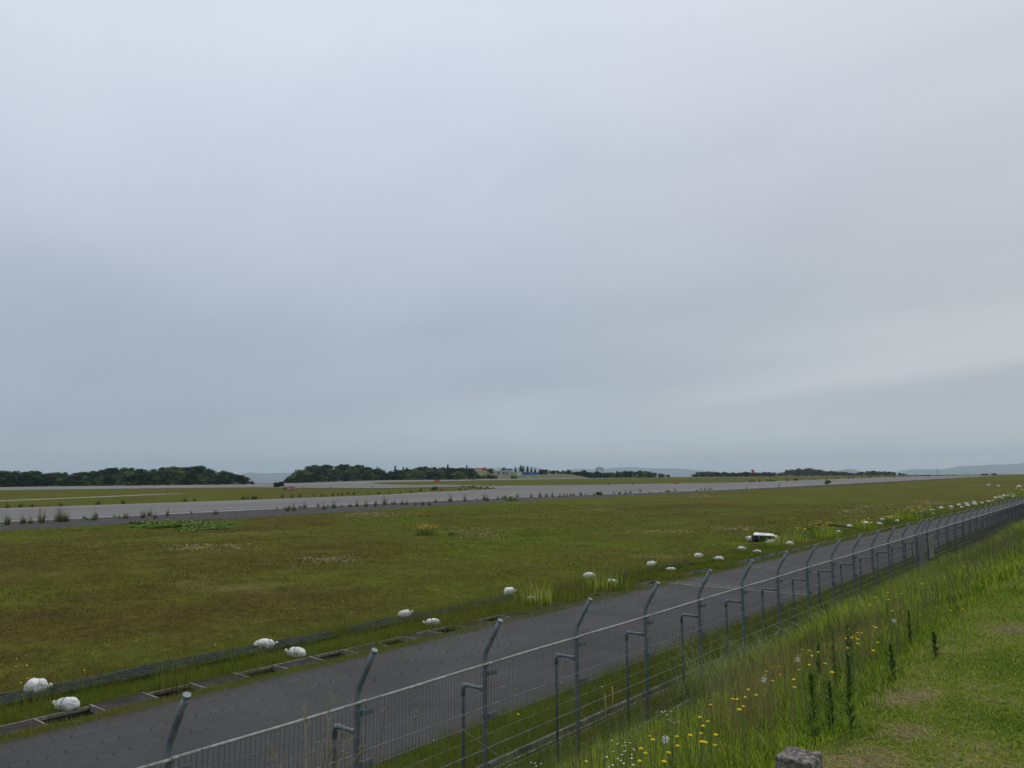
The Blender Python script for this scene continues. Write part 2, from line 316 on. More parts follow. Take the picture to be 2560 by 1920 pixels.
TUFT_NEAR = [(-83.72,27.68),(-84.57,29.30),(-84.55,29.97),(-84.44,30.93),(-85.20,32.79),(-84.85,33),(-84.97,33.40),(-84.94,36.11),(-85.62,39.64),(-85.15,41.29),(-89.97,44.39),(-82.66,41.38),(-88.02,45.51),(-85.53,50.12),(-86.06,60.53),(-86.20,61.64),(-92.28,67.79),(-86.23,66.56),(-88.37,69.84),(-89.77,73.85),(-90.66,75.89),(-88.26,75.62),(-88.06,77.22),(-92.49,83.02),(-91.02,83.75),(-89.90,84.30),(-90,85.39),(-86.06,83.46),(-84.98,84),(-84.07,84.46),(-90.88,92.78),(-92.80,98.46),(-92.66,102.02),(-94.08,108.83),(-91.12,106.36),(-94.11,108.82),(-89.01,103.70),(-92.62,111.04),(-97.99,119.64),(-96.95,120.08),(-101.16,127.73),(-98.41,128.83),(-98.34,131.85),(-98.20,133.94),(-97.02,134.40),(-92.73,131.11),(-94.61,135.35),(-96.82,139.74),(-97.88,142.62),(-98.48,144.64),(-98.27,147.02),(-95.33,148.10),(-98.80,156.51),(-99.17,162.88),(-97.68,163.38),(-93.24,158.45),(-98.59,169.93),(-103.37,183.38),(-96.70,185.36),(-96.12,185.54),(-98.05,192.97),(-98.45,210.13),(-97.33,210.42),(-97.70,213.99),(-99.26,219.26),(-97.71,327.10),(-101.88,283.06),(-92.92,230.43)]
TUFT_FAR = [(-137.07,45.24),(-138.59,47.55),(-137.86,49),(-139.38,53.79),(-139.46,59.72),(-140.41,64.35),(-142.24,76.95),(-144.99,80.40),(-144.55,90.77),(-145.23,92.28),(-144.81,93.37),(-144.46,90.81),(-144.12,92.76),(-143.44,93.05),(-150.81,104.58),(-151.32,107.57),(-152.27,110.48),(-150.80,113.31),(-150.91,115.55),(-150.90,116.72),(-154.28,121.44),(-154.89,123.70),(-156.14,125.79),(-161.36,131.90),(-158.41,131.58),(-157.80,135.93),(-154.88,136.96),(-154.21,140),(-154.51,144.21),(-163.28,156.69),(-173.68,170.64),(-173.75,180.01),(-170.23,184.94),(-172.53,190.25),(-172.85,200.57),(-188.75,305.33),(-180.26,313.21),(-237.87,280.10)]
YELLOW = [(-1.89,11.69),(-1.74,10.94),(-2.03,10.09),(-1.60,8.30),(-1.56,8.02),(-2.55,11.02),(-2.50,10.96),(-2.47,10.45),(-2.11,9.02),(-2.05,8.71),(-2.22,9.64),(-2.56,10.04),(-3.09,11.43),(-2.10,8.60),(-1.73,7.62),(-1.46,7.34),(-1.39,7.67),(-1.27,7.85),(-1.18,7.53),(-3.18,11.03),(-2.23,7.96),(-2.06,7.56),(-1.81,7.01),(-1.82,7.15),(-1.60,6.45),(-1.64,6.82),(-2.08,7.28),(-2.17,7.44),(-1.88,6.62),(-1.66,5.98),(-1.67,6.15),(-1.73,6.39),(-1.72,6.45),(-1.47,5.97),(-1.99,6.37),(-1.56,5.51),(-1.47,5.59),(-1.59,5.34),(-2.43,7.12),(-2.16,6.60),(-1.98,6.06),(-2.32,6.72),(-2.58,7.20),(-2.03,5.97),(-1.99,5.79),(-2.47,6.65),(-2.76,7.18),(-2.54,6.49),(-2.43,6.23),(-2.17,5.84),(-2.04,5.43),(-1.59,5),(-1.49,4.75),(-1.77,4.89),(-1.58,4.35),(-2.05,4.84),(-1.87,4.45),(-1.70,4.24),(-1.90,4.66),(-1.64,3.82),(-2.09,4.43),(-1.85,3.95),(-1.87,3.94),(-1.69,3.66),(-1.76,3.70),(-1.86,3.77),(-1.68,3.52),(-1.56,3.37),(-1.79,3.54),(-1.90,3.77),(-2.59,4.58),(-2.36,4.07),(-2.14,3.82),(-1.94,3.52),(-2.05,3.59),(-2.07,3.58),(-2.98,4.40),(-1.69,3.14),(-1.53,3.27),(-2.04,4.72),(-2.31,5.08),(-2.26,5.05)]
WHITE = [(-4.08,18.99),(-3.72,17.66),(-3.37,15.79),(-2.61,12.89),(-2.27,12.11),(-5.85,21.71),(-5.19,19.20),(-4.35,16.22),(-3.68,14.23),(-6.23,21.61),(-5.25,18.61),(-4.33,15.65),(-4.43,15.83),(-4.99,17.32),(-4.86,16.59),(-3.38,12.35),(-2.92,10.94),(-2.66,10.44),(-2.51,9.90),(-2.32,9.36),(-3.15,11.03),(-2.82,10.01),(-2.02,7.74),(-2.93,5.47),(-2.80,5.20),(-2.60,4.85),(-2.50,4.72),(-2.23,3.56),(-2.20,3.60),(-2.11,3.49),(-1.95,3.27),(-1.88,3.12),(-1.94,3.15),(-1.83,3.01),(-3.31,4.41),(-4.16,5.29),(-4.61,5.75)]
PUFF = [(-1.85,4.74),(-1.96,5.63),(-1.58,6.82),(-1.84,3.31)]
HORSE = [(-2.54,7.90),(-2.36,7.78),(-1.87,6.54),(-1.71,5.15),(-1.49,5.18),(-1.68,5.40),(-1.66,6.97),(-2.01,9.27),(-1.49,7.78)]
DRY = [(-69.4,60.0,2.18,1.23,-4.10,3.54),(-38.7,43.8,1.40,0.89,-2.36,2.67),(-44.4,26.7,1.81,1.21,-1.37,0.81),(-44.5,24.6,0.83,0.56,-0.79,0.43),(-71.7,150.5,4.53,1.72,-4.61,9.70),(-24.4,107.4,4.77,2.47,-1.58,7.02),(-26.3,92.0,2.24,1.23,-1.19,4.20),(-27.9,52.2,1.48,0.94,-0.82,1.54),(-24.9,58.3,1.54,0.97,-0.77,1.81),(-41.5,307.2,6.94,0.36,-2.41,18.01),(-23.6,128.3,2.42,1.14,-1.04,5.73),(-16.8,49.9,0.61,0.40,-0.52,1.56),(-32.4,25.3,1.03,0.71,-0.81,0.63),(-86.9,253.2,7.20,1.26,-5.13,14.98),(-146.0,225.7,9.79,2.25,-9.18,14.19),(-166.3,114.6,6.43,2.44,-8.40,5.79),(-226.3,112.1,9.76,3.40,-21.18,10.47)]

# ------------------------------------------------------------------ ground sheet and haze
def lines(fine, lo, hi):
    a = sorted(set(round(x, 4) for x in fine)); s = 20.0; x = a[-1]
    while x < hi: x += s; s *= 1.22; a.append(min(x, hi))
    s = 20.0; x = a[0]; b = []
    while x > lo: x -= s; s *= 1.22; b.append(max(x, lo))
    return b[::-1] + a
FAR = 26000
gxl = lines(list(np.arange(-1005, -60, 15)) + [-50, -40, -32, -26, -21, -18.5, -17, -16, -15.5, -15.34, -15.32, -14.70, -14.68, -14.3, -12, -9.5, -8.6, -7.64, -7.62, -7.40, -7.38, -7.3, -6.85, -6.41, -6.1, -5.8, -5.2, -4.6, -4, -3.5, -3, -2.5, -2, -1.6, -1.2, -.5, 1, 4, 10, 20], -FAR, FAR)
gyl = lines(list(np.arange(-60, 1210, 15)), -FAR, FAR)
GX, GY = np.meshgrid(gxl, gyl, indexing='ij'); GZ = hz(GX, GY)
for a, b_, d in ((-15.32, -14.70, .55), (-7.62, -7.40, .35)):
    k = (GX >= a - 1e-6) & (GX <= b_ + 1e-6) & (GY > -200) & (GY < 400); GZ[k] -= d
nx, ny = GX.shape; idx = np.arange(nx*ny).reshape(nx, ny)
Fq = np.stack([idx[:-1, :-1], idx[1:, :-1], idx[1:, 1:], idx[:-1, 1:]], -1).reshape(-1, 4)
o = np_mesh('ground', np.stack([GX, GY, GZ], -1).reshape(-1, 3), Fq, None, m_ground); tag(o, kind='structure')
hb = MB(); hb.box(-FAR-60, FAR+60, -FAR-60, FAR+60, -133, 620)
HAZE = 0.62e-4
hm = bpy.data.materials.new('haze_air'); hm.use_nodes = True; t = hm.node_tree; t.nodes.clear()
pv = N(t, 'ShaderNodeVolumePrincipled'); pv.inputs['Density'].default_value = HAZE; pv.inputs['Color'].default_value = (.74, .91, 1.0, 1); pv.inputs['Anisotropy'].default_value = .25
mo = N(t, 'ShaderNodeOutputMaterial'); L(t, pv.outputs[0], mo.inputs['Volume'])
hzo = hb.build('haze', hm); tag(hzo, kind='stuff')

# ------------------------------------------------------------------ pavements laid on the ground
def drape(name, poly, mat, lift, step=15):
    bm = bmesh.new(); f = bm.faces.new([bm.verts.new((x, y, 0)) for x, y in poly])
    xs = [p[0] for p in poly]; ys = [p[1] for p in poly]
    bmesh.ops.triangulate(bm, faces=bm.faces[:])
    for a0, a1, ax in ((min(xs), max(xs), 0), (min(ys), max(ys), 1)):
        k = math.ceil(a0/step)*step
        while k < a1:
            co = [0, 0, 0]; no = [0, 0, 0]; co[ax] = k; no[ax] = 1
            bmesh.ops.bisect_plane(bm, geom=bm.verts[:] + bm.edges[:] + bm.faces[:], plane_co=co, plane_no=no, dist=1e-4); k += step
    for v in bm.verts: v.co.z = hz1(v.co.x, v.co.y) + (lift if not callable(lift) else lift(v.co.x, v.co.y))
    for f in bm.faces:
        if f.normal.z < 0: f.normal_flip()
    me = bpy.data.meshes.new(name); bm.to_mesh(me); bm.free(); me.materials.append(mat)
    o = bpy.data.objects.new(name, me); COL.objects.link(o); return tag(o, kind='structure')
def lift(base): return lambda x, y: base + .10*float(sst((math.hypot(x, y) - 180)/150))
def offs(pl, d):
    out = []
    for i, p in enumerate(pl):
        a = pl[max(i-1, 0)]; b = pl[min(i+1, len(pl)-1)]; tx, ty = b[0]-a[0], b[1]-a[1]; l = math.hypot(tx, ty)
        out.append((p[0] - ty/l*d, p[1] + tx/l*d))
    return out
ys = np.arange(-30, 300, .35)
road_l = [(-14.40 - .10*noise.noise((0, y*.9, 1)) - .07*noise.noise((0, y*2.7, 4)) - .45*float(sst((y-13)/6)*sst((34-y)/10)), y) for y in ys]
road_r = [(-8.86 + .09*noise.noise((3, y*.8, 1)) + .06*noise.noise((3, y*2.9, 4)), y) for y in ys]
V = [(x, y, .005) for p in zip(road_l, road_r) for x, y in p]; F = np.arange(0, 2*len(ys)-2, 2)[:, None] + np.array([0, 1, 3, 2])
o = np_mesh('perimeter_road', np.array(V), F, None, m_asphalt); tag(o, kind='structure')
TN = [(-88, -140), (-89.8, 29.1), (-90.9, 42.3), (-93.4, 60.7), (-96.8, 85), (-99.3, 119), (-97.6, 161), (-95, 223), (-97, 395), (-92, 675), (-100, 1015)]
TFAR = [(-133, -140), (-136.5, 44), (-139, 66), (-140.5, 90), (-147, 126), (-161, 160), (-176, 207), (-170, 300), (-163, 390), (-159, 622), (-140, 1015)]
drape('taxiway', TN + TFAR[::-1], m_taxi, lift(.012))
SH = [(-73, -140), (-74.6, 24.2), (-75, 34.2), (-74.8, 48.6), (-79, 71.5), (-83.8, 99.9), (-85.7, 141.6), (-86.3, 206), (-88, 395), (-88, 675)]
shp = [(x + .6*noise.noise((i*.7, 2, 0)), y) for i, (x, y) in enumerate(SH)]
drape('taxiway_shoulder', shp + TN[:10][::-1], m_should, lift(.005), 10)
ln = offs(TN, 1.1); ln2 = offs(TN, 1.75)
drape('taxiway_edge_line', ln + ln2[::-1], m_line, lift(.020), 12)
fl = offs(TFAR[:6], -3.0); fl2 = offs(TFAR[:6], -3.7)
drape('taxiway_edge_line', fl + fl2[::-1], m_line, lift(.020), 12)
RUN_N = [(-416, -500), (-413, 133), (-402, 240), (-405, 351), (-426, 368), (-424, 411), (-440, 537), (-424, 671), (-420, 851), (-400, 1600)]
RUN_F = [(-600, -500), (-622, 201), (-690, 320), (-715, 460), (-630, 470), (-575, 511), (-590, 720), (-560, 1600)]
drape('runway', RUN_N + RUN_F[::-1], m_run, lift(.012), 30)
drape('connecting_taxiway', [(-405, 150), (-354, 229.5), (-275, 209.4), (-234, 207.7), (-231, 236), (-225.5, 252.7), (-178, 212), (-165, 240), (-160, 390), (-163, 391), (-202, 302), (-229, 274), (-290, 299), (-293, 285), (-333, 299), (-406, 351), (-418, 366), (-430, 300)], m_taxi, lift(.035), 15)
lane = [(-172, 20), (-186, 60), (-203, 88), (-221, 114), (-226, 124)]
drape('gravel_path', lane + offs(lane, 5)[::-1], m_path, lift(.012), 20)
for x0, x1, y0, y1 in ((-14.9, -8.9, 27.45, 27.62), (-14.9, -8.9, 28.0, 28.12)):
    b_ = MB(); n_ = 24
    pts = [(x0 + (x1-x0)*i/n_, y0 + .12*i/n_ + .01*noise.noise((i*.6, 5, 0)), y1 + .12*i/n_ + .012*noise.noise((i*.6, 9, 0))) for i in range(n_+1)]
    b_.add([p for x, a, c_ in pts for p in ((x, a, .010), (x, c_, .010))], [(2*i, 2*i+2, 2*i+3, 2*i+1) for i in range(n_)])
    tag(b_.build('road_joint_strip', m_concl), kind='structure')

# ------------------------------------------------------------------ hills, mountains
def hy(p): return 1194.06 - .00768*(p - 1280)
def dep(p, r): return r*math.cos(math.atan((p - 1280)/1923.0))
def ztop(p, y, r): return EYE + (hy(p) - y)/1923.0*dep(p, r)
def ridge(name, prof, r, back, zb, mat, amp, front, fr):
    ps = [q[0] for q in prof]; P = np.linspace(ps[0], ps[-1], max(30, int((ps[-1]-ps[0])/4))); yy = np.interp(P, ps, [q[1] for q in prof])
    T = np.linspace(0, 1, 15); V = []
    for p, y in zip(P, yy):
        zt = ztop(p, y, r)
        for tt in T:
            rr = r - front*(1-tt/.7) if tt <= .7 else r + back*(tt-.7)/.3
            s_ = tt/.7 if tt <= .7 else 1 - (tt-.7)/.3
            x, yv = from_px(p, rr); z0 = zb if zb is not None else hz1(x, yv) - .3
            z = z0 + (zt - z0)*float(sst(s_))**.8
            z += amp*noise.noise((x/fr, yv/fr, 3.1))*min(1, 3*s_)*(1-.6*s_)
            V.append((x, yv, z))
    n, m = len(P), len(T); ix = np.arange(n*m).reshape(n, m)
    F = np.stack([ix[:-1, :-1], ix[1:, :-1], ix[1:, 1:], ix[:-1, 1:]], -1).reshape(-1, 4)
    return tag(np_mesh(name, np.array(V), F, None, mat, smooth=True), kind='structure')
MOUNT = [([(560, 1196), (600, 1189), (612, 1184), (626, 1181), (640, 1182), (655, 1184), (680, 1184), (715, 1183), (735, 1182), (790, 1180), (860, 1190)], 11000),
         ([(1180, 1185), (1232, 1173), (1250, 1168.5), (1262, 1169), (1278, 1172), (1295, 1168), (1310, 1166), (1332, 1168), (1350, 1172), (1400, 1180)], 10500),
         ([(1380, 1186), (1420, 1174.5), (1440, 1172), (1480, 1173.5), (1510, 1171), (1535, 1169), (1580, 1168.5), (1620, 1171), (1680, 1171), (1720, 1173), (1750, 1176), (1790, 1179), (1815, 1187)], 11500),
         ([(2060, 1188), (2085, 1178), (2110, 1172.5), (2130, 1174), (2150, 1180), (2175, 1186)], 9500),
         ([(2205, 1187), (2235, 1180), (2260, 1174), (2285, 1172), (2310, 1174), (2350, 1173), (2390, 1166), (2440, 1164), (2470, 1161), (2500, 1162), (2560, 1157), (2650, 1150), (2780, 1158)], 11500)]
for prof, r in MOUNT: ridge('mountains', prof, r*1.9, 2600, -131, m_mount, 40, 4200, 700)
Hl = [(-120, 1178), (0, 1177.5), (64, 1177), (116, 1179), (127, 1183), (150, 1179), (180, 1185), (203, 1181), (231, 1175), (260, 1170), (290, 1168.5), (318, 1168.5), (365, 1172), (390, 1173), (420, 1167), (463, 1167), (498, 1165), (521, 1170), (564, 1177), (602, 1186), (622, 1196), (640, 1207)]
H2 = [(699, 1207), (716, 1199), (739, 1182), (756, 1172), (785, 1162), (808, 1162), (831, 1162), (872, 1160), (901, 1162), (933, 1170), (959, 1178), (973, 1180), (985, 1177), (1011, 1174), (1034, 1169), (1063, 1166), (1092, 1167), (1118, 1169), (1144, 1169), (1167, 1171), (1176, 1174)]
H3 = [(1440, 1186), (1470, 1180), (1520, 1181), (1560, 1179), (1590, 1177), (1610, 1177.5), (1640, 1183), (1662, 1186), (1680, 1190)]
H4 = [(1932, 1189), (1942, 1182), (1955, 1177), (1975, 1173), (1993, 1171), (2012, 1170.5), (2028, 1171), (2061, 1176), (2095, 1179), (2125, 1183), (2148, 1179), (2171, 1177), (2195, 1177.5), (2232, 1181), (2262, 1186), (2275, 1189)]
EMB = [(1176, 1181), (1200, 1176), (1214, 1177), (1228, 1185), (1262, 1187.5), (1300, 1187.5), (1345, 1187), (1370, 1185), (1400, 1184.5), (1425, 1186), (1450, 1190), (1470, 1195)]
ridge('hill', EMB, 985, 60, None, m_bank_emb, .4, 60, 18)

# ------------------------------------------------------------------ trees
def leaf_cloud(lobes, n_leaf, size, trng):
    Vs, tn = [], []
    for (cx, cy, cz, rx, ry, rz_, tb) in lobes:
        d = trng.normal(size=(n_leaf, 3)); d /= np.linalg.norm(d, axis=1)[:, None]
        rr = trng.uniform(.72, 1.06, n_leaf)[:, None]
        c = np.array([cx, cy, cz]) + d*rr*np.array([rx, ry, rz_])
        nrm = d + trng.normal(scale=.55, size=d.shape); nrm /= np.linalg.norm(nrm, axis=1)[:, None]
        a = np.cross(nrm, trng.normal(size=d.shape)); a /= np.linalg.norm(a, axis=1)[:, None]; b = np.cross(nrm, a)
        s = (size*trng.uniform(.6, 1.3, n_leaf)/2)[:, None]
        q = np.stack([c - a*s - b*s*.7, c + a*s*.8 - b*s, c + a*s + b*s*.8, c - a*s*.7 + b*s], 1)
        Vs.append(q.reshape(-1, 3)); tn.append(np.repeat(np.clip(tb + trng.normal(scale=.12, size=n_leaf), 0, 1), 4))
    V = np.concatenate(Vs); return V, np.arange(len(V)).reshape(-1, 4), np.concatenate(tn)
def tree_proto(kind, seed):
    tr = np.random.default_rng(seed)
    t_ = thing('broadleaf_tree' if kind == 'b' else 'conifer', 'x', 'tree')
    tk = MB()
    if kind == 'b':
        tk.tube([(0, 0, -1.5), (.05, .1, 2), (.3*tr.normal(), .2, 5), (.2, -.1, 7.2)], [.28, .22, .15, .05], 7)
        for k in range(5):
            a = tr.uniform(0, 6.28); tk.tube([(0, .1, 2.2 + k*.6), (1.2*math.cos(a), 1.2*math.sin(a), 3.6 + k*.6), (2.3*math.cos(a), 2.3*math.sin(a), 4.6 + k*.7)], [.12, .08, .03], 5)
        lobes = []
        for k in range(18):
            a = tr.uniform(0, 6.28); h = .9 + 7.6*(k+.5)/18; R_ = 3.7*math.sqrt(max(.05, 1 - ((h-3.9)/5.4)**2))*tr.uniform(.45, .95)
            s = tr.uniform(1.2, 2.0); lobes.append((R_*math.cos(a), R_*math.sin(a), h, s*1.15, s*1.15, s*.85, tr.uniform(.15, .85)))
        V, F, tn = leaf_cloud(lobes, 90, .55, tr); mat = m_leafb
    else:
        tk.tube([(0, 0, -1), (0, 0, 5), (0, 0, 9.8)], [.22, .15, .03], 7)
        lobes = []
        for k in range(9):
            h = 1.6 + k*.95; R_ = 2.3*(1 - k/9.6)
            for j in range(max(3, 7-k//2)):
                a = tr.uniform(0, 6.28); q = tr.uniform(.3, .85); lobes.append((R_*q*math.cos(a), R_*q*math.sin(a), h + tr.uniform(-.3, .3), .3+R_*.32, .3+R_*.32, .34, tr.uniform(.1, .9)))
        V, F, tn = leaf_cloud(lobes, 34, .5, tr); mat = m_leafc
    tk.build('trunk', m_bark, t_); np_mesh('crown', V, F, None, mat, t_, tn)
    return t_
PB = [tree_proto('b', 11+i) for i in range(5)]; PC = [tree_proto('c', 31+i) for i in range(2)]
used = set()
def plant(p, label, group, x, y, z, s, sz=None):
    o = p if p.name not in used else copy_tree(p)
    used.add(o.name); o.location = (x, y, z); o.rotation_euler = (0, 0, random.uniform(0, 6.28)); o.scale = (s, s, (sz or s)); tag(o, label, 'tree', group); return o
def wood(prof, r0, depth, rows, step_m, th, where, group, edge, jit=.35):
    """a wooded hill: its slope and every tree on it"""
    tops = []
    ps = [q[0] for q in prof]; yt = [q[1] for q in prof]
    base = [(p, max(y, 0)) for p, y in prof]
    rr_ = r0 + depth; sl = []
    for p, y in prof:
        x, yv = from_px(p, rr_); zb = hz1(x, yv); zt = max(ztop(p, y, rr_) - th*.75, zb); sl.append((p, hy(p) - (zt - EYE)/dep(p, rr_)*1923))
    ridge('hill', sl, rr_, 60, None, m_hill, .5, depth, 20)
    for k in range(rows):
        f = k/(rows-1) if rows > 1 else 1.0; r = r0 + depth*f
        dp = step_m/r*1923*math.cos(math.atan((ps[0]+ps[-1]-2560)/2/1923.0))**-2
        p = ps[0] + dp*random.uniform(.1, .9)
        while p < ps[-1]:
            pp = p + random.uniform(-jit, jit)*dp; x, yv = from_px(pp, r); z0 = hz1(x, yv)
            zr = ztop(pp, float(np.interp(pp, ps, yt)), r)
            hgt = th*random.uniform(.65, 1.2)
            zg = z0 + (max(zr - th*.8, z0) - z0)*(float(sst(f))**.8)
            if zg + hgt > zr: hgt = max(zr - zg, 1.6)*random.uniform(.9, 1.04)
            tops.append(hgt)
            pos = 'at the foot of' if f < .3 else ('on the skyline of' if f > .85 else 'on the slope of')
            look = 'low rounded bushy tree' if hgt < .6*th else 'dark green broadleaf tree'
            plant(random.choice(PB), '%s %s %s' % (look, pos, where), group, x, yv, zg, hgt/9.4*random.uniform(1.2, 1.9), hgt/9.4)
            p += dp
wood(Hl, 690, 95, 5, 9.2, 10, 'the left hill', 'trees on the left hill', 0)
wood(H2, 775, 95, 5, 9.4, 10, 'the hill behind the red sign', 'trees on the hill right of the gap', 0)
wood(H3, 1010, 40, 2, 9.5, 9, 'the low wood by the lattice tower', 'trees by the lattice tower', 0)
wood(H4, 1650, 110, 3, 12, 12, 'the far hazy hill on the right', 'trees on the far hazy hill', 0)
def single(kind, p, ytop, r, label, group=None, wd=1.0, zb=None, sink=0):
    x, yv = from_px(p, r); z0 = hz1(x, yv) if zb is None else zb; h = ztop(p, ytop, r) - z0
    return plant(random.choice(PC if kind == 'c' else PB), label, group, x, yv, z0, h/9.7*wd, h/9.7)
for p, y in ((943, 1167.5), (951, 1171), (988, 1165), (1008, 1168), (1017, 1169), (1119, 1162), (1166, 1164)):
    single('c', p, y, 878, 'thin pointed conifer standing out on the skyline behind the red sign', 'conifers on the wooded hill', .8)
for p, y in ((1287, 1168.5), (1300, 1164), (1306, 1166), (1317, 1166.5), (1326, 1170), (1336, 1172)):
    single('c', p, y, 1035, 'dark pointed conifer behind the blue hoarding', 'conifers behind the hoarding', .95)
for p, y in ((1150, 1184), (1165, 1187), (1180, 1186), (1196, 1187), (1209, 1188), (1221, 1185), (1232, 1187), (1238, 1189)):
    single('b', p, y, 915, 'rounded bushy tree below the red and white building', 'bushes below the red and white building', 1.5)
for p, y in ((1280, 1189), (1287, 1189.5)): single('b', p, y, 930, 'low dark bush on the bank below the pale annex', 'bushes below the annex', 1.6)
for p, y in ((1216, 1169), (1224, 1170), (1232, 1172), (1262, 1169), (1270, 1171), (1348, 1173.5), (1356, 1173), (1366, 1173.5), (1380, 1175.5), (1394, 1175.5), (1405, 1176), (1418, 1174), (1426, 1176.5)):
    single('b', p, y, 1045, 'broadleaf tree behind the buildings on the bank', 'trees behind the bank', 1.0)
single('b', 1456, 1174.5, 985, 'large round dark tree left of the lattice tower', None, 1.35)
for p, y in ((1437, 1178), (1444, 1179), (1466, 1179), (1475, 1181), (1487, 1180), (1494, 1178), (1508, 1182), (1430, 1181)):
    single('b', p, y, 990, 'bushy tree at the foot of the lattice tower', 'trees at the lattice tower', 1.3)
for p, y in ((1417, 1174.5), (1540, 1176), (1560, 1176), (1572, 1177)):
    single('c', p, y, 1000, 'small dark conifer in the low wood beside the lattice tower', 'conifers by the lattice tower', 1.1)
for i, p in enumerate(range(1728, 1936, 8)):
    single('b', p, 1181.5 - 2.5*random.random() + (5 if p < 1742 else 0), 1300, 'low hazy tree in the treeline by the red tank tower', 'treeline by the red tank tower', 1.9)

# ------------------------------------------------------------------ far buildings and airfield things
m_white = plain('white_paint', (.62, .63, .62)); m_grey = plain('pale_grey_cladding', (.40, .43, .47)); m_dark = plain('dark_opening', (.05, .055, .065))
m_red = plain('red_paint', (.50, .050, .045)); m_beige = plain('beige_wall', (.42, .39, .29)); m_blue = plain('blue_sheet', (.055, .13, .40))
m_steel = plain('grey_steel', (.22, .19, .22), .6); m_orange = plain('orange_red_panel', (.50, .135, .075)); m_blk = plain('black_panel', (.008, .008, .008)); m_sred = plain('sign_red', (.34, .022, .030))
m_pink = plain('faded_pink_frame', (.50, .36, .29))
class At:
    """a spot at ground distance r in a given direction: local x to the right, y away"""
    def __init__(s, p, r, zb=None):
        s.p, s.r = p, r; s.x, s.y = from_px(p, r); s.rz = YAW - math.atan((p - 1280)/1923.0)
        s.k = dep(p, r)/1923.0*math.cos(math.atan((p - 1280)/1923.0))**-1 ; s.zb = hz1(s.x, s.y) if zb is None else zb
    def X(s, p): return (p - s.p)*s.k
    def Z(s, y, p=None): return ztop(s.p if p is None else p, y, s.r) - s.zb
    def thing(s, *a, **k): return thing(*a, loc=(s.x, s.y, s.zb), rz=s.rz, **k)
A = At(1254, 1000); hg = A.thing('hangar', 'pale grey flat roofed hangar with dark doorways on the far bank', 'hangar')
w = MB(); w.box(A.X(1232), A.X(1277), 0, 14, -1.5, A.Z(1178.6)); w.build('wall', m_grey, hg)
w = MB(); w.box(A.X(1230), A.X(1278.3), -1.2, 15, A.Z(1178.5), A.Z(1176.1)); w.build('roof', m_white, hg)
for a, b_ in ((1243, 1246.5), (1256, 1259.6), (1264, 1266.3)):
    w = MB(); w.box(A.X(a), A.X(b_), -.12, -.02, -.3, A.Z(1180)); w.build('doorway', m_dark, hg)
A = At(1283.5, 1000); t_ = A.thing('annex', 'beige windowless annex wall beside the pale grey hangar', 'building')
w = MB(); w.box(A.X(1278.8), A.X(1290), 1, 9, -1.5, A.Z(1179.6)); w.build('wall', m_beige, t_); w = MB(); w.box(A.X(1278.6), A.X(1290.2), .7, 9.3, A.Z(1179.6), A.Z(1179.0)); w.build('roof', m_grey, t_)
A = At(1298, 995); t_ = A.thing('equipment_shed', 'white shed with dark patches and red trim next to the blue hoarding', 'shed')
w = MB(); w.box(A.X(1291), A.X(1304), 0, 5, -1.0, A.Z(1180.6)); w.build('wall', m_white, t_)
w = MB(); w.box(A.X(1290.6), A.X(1311), -.3, 5.3, A.Z(1180.6), A.Z(1179.9)); w.build('roof', m_white, t_)
for a, b_, y0, y1 in ((1296, 1298, 1183, 1181), (1299.5, 1301, 1186.5, 1184), (1302, 1304, 1183, 1181)):
    w = MB(); w.box(A.X(a), A.X(b_), -.14, -.03, A.Z(y0), A.Z(y1)); w.build('panel', m_dark, t_)
for a in (1305, 1309): w = MB(); w.box(A.X(a), A.X(a+1.8), .5, 1, A.Z(1182.4), A.Z(1181)); w.build('trim', m_red, t_)
A = At(1325, 997); t_ = A.thing('hoarding', 'long blue sheeted hoarding on the far bank in front of conifers', 'hoarding')
for i, (a, b_, y) in enumerate(((1305, 1312, 1183.5), (1312.1, 1320, 1181.2), (1320.1, 1337, 1181), (1337.1, 1346, 1182.2))):
    w = MB(); w.box(A.X(a), A.X(b_), .3*(i % 2), .25 + .3*(i % 2), -1.2, A.Z(y)); w.build('sheet_panel', m_blue, t_)
w = MB()
for a in range(1306, 1347, 5): w.box(A.X(a), A.X(a)+.12, .6, .72, -1, A.Z(1182.4))
w.build('support_frame', m_steel, t_)
A = At(1195, 1000); t_ = A.thing('antenna_building', 'long low building with red top band and thin mast on the green slope', 'building')
w = MB(); w.box(A.X(1180), A.X(1203), 0, 6, A.Z(1180), A.Z(1173)); w.build('wall', m_white, t_)
w = MB(); w.box(A.X(1177), A.X(1213), -.6, 6.5, A.Z(1173), A.Z(1170.6)); w.build('roof', m_red, t_)
w = MB(); w.box(A.X(1203.2), A.X(1211), 0, 6, A.Z(1180), A.Z(1173)); w.build('red_wall', m_red, t_)
w = MB(); w.tube([(A.X(1193), -1, A.Z(1174)), (A.X(1193), -1, A.Z(1163.5))], .16, 6); w.build('mast', m_steel, t_)
A = At(1214, 985); t_ = A.thing('stair_railing', 'pale railing running down the green slope by the red roofed building', 'railing')
w = MB(); w.tube([(A.X(1210.5), 0, A.Z(1174.8)), (A.X(1214), 0, A.Z(1177.5)), (A.X(1216.6), 0, A.Z(1180.5)), (A.X(1217), 0, A.Z(1184))], .16, 6); w.build('rail', m_white, t_)
w = MB()
for a, y in ((1211.5, 1175.6), (1214, 1177.5), (1216, 1180)): w.tube([(A.X(a), .2, A.Z(y)), (A.X(a), .2, A.Z(y) - 3)], .1, 5)
w.build('post', m_white, t_)
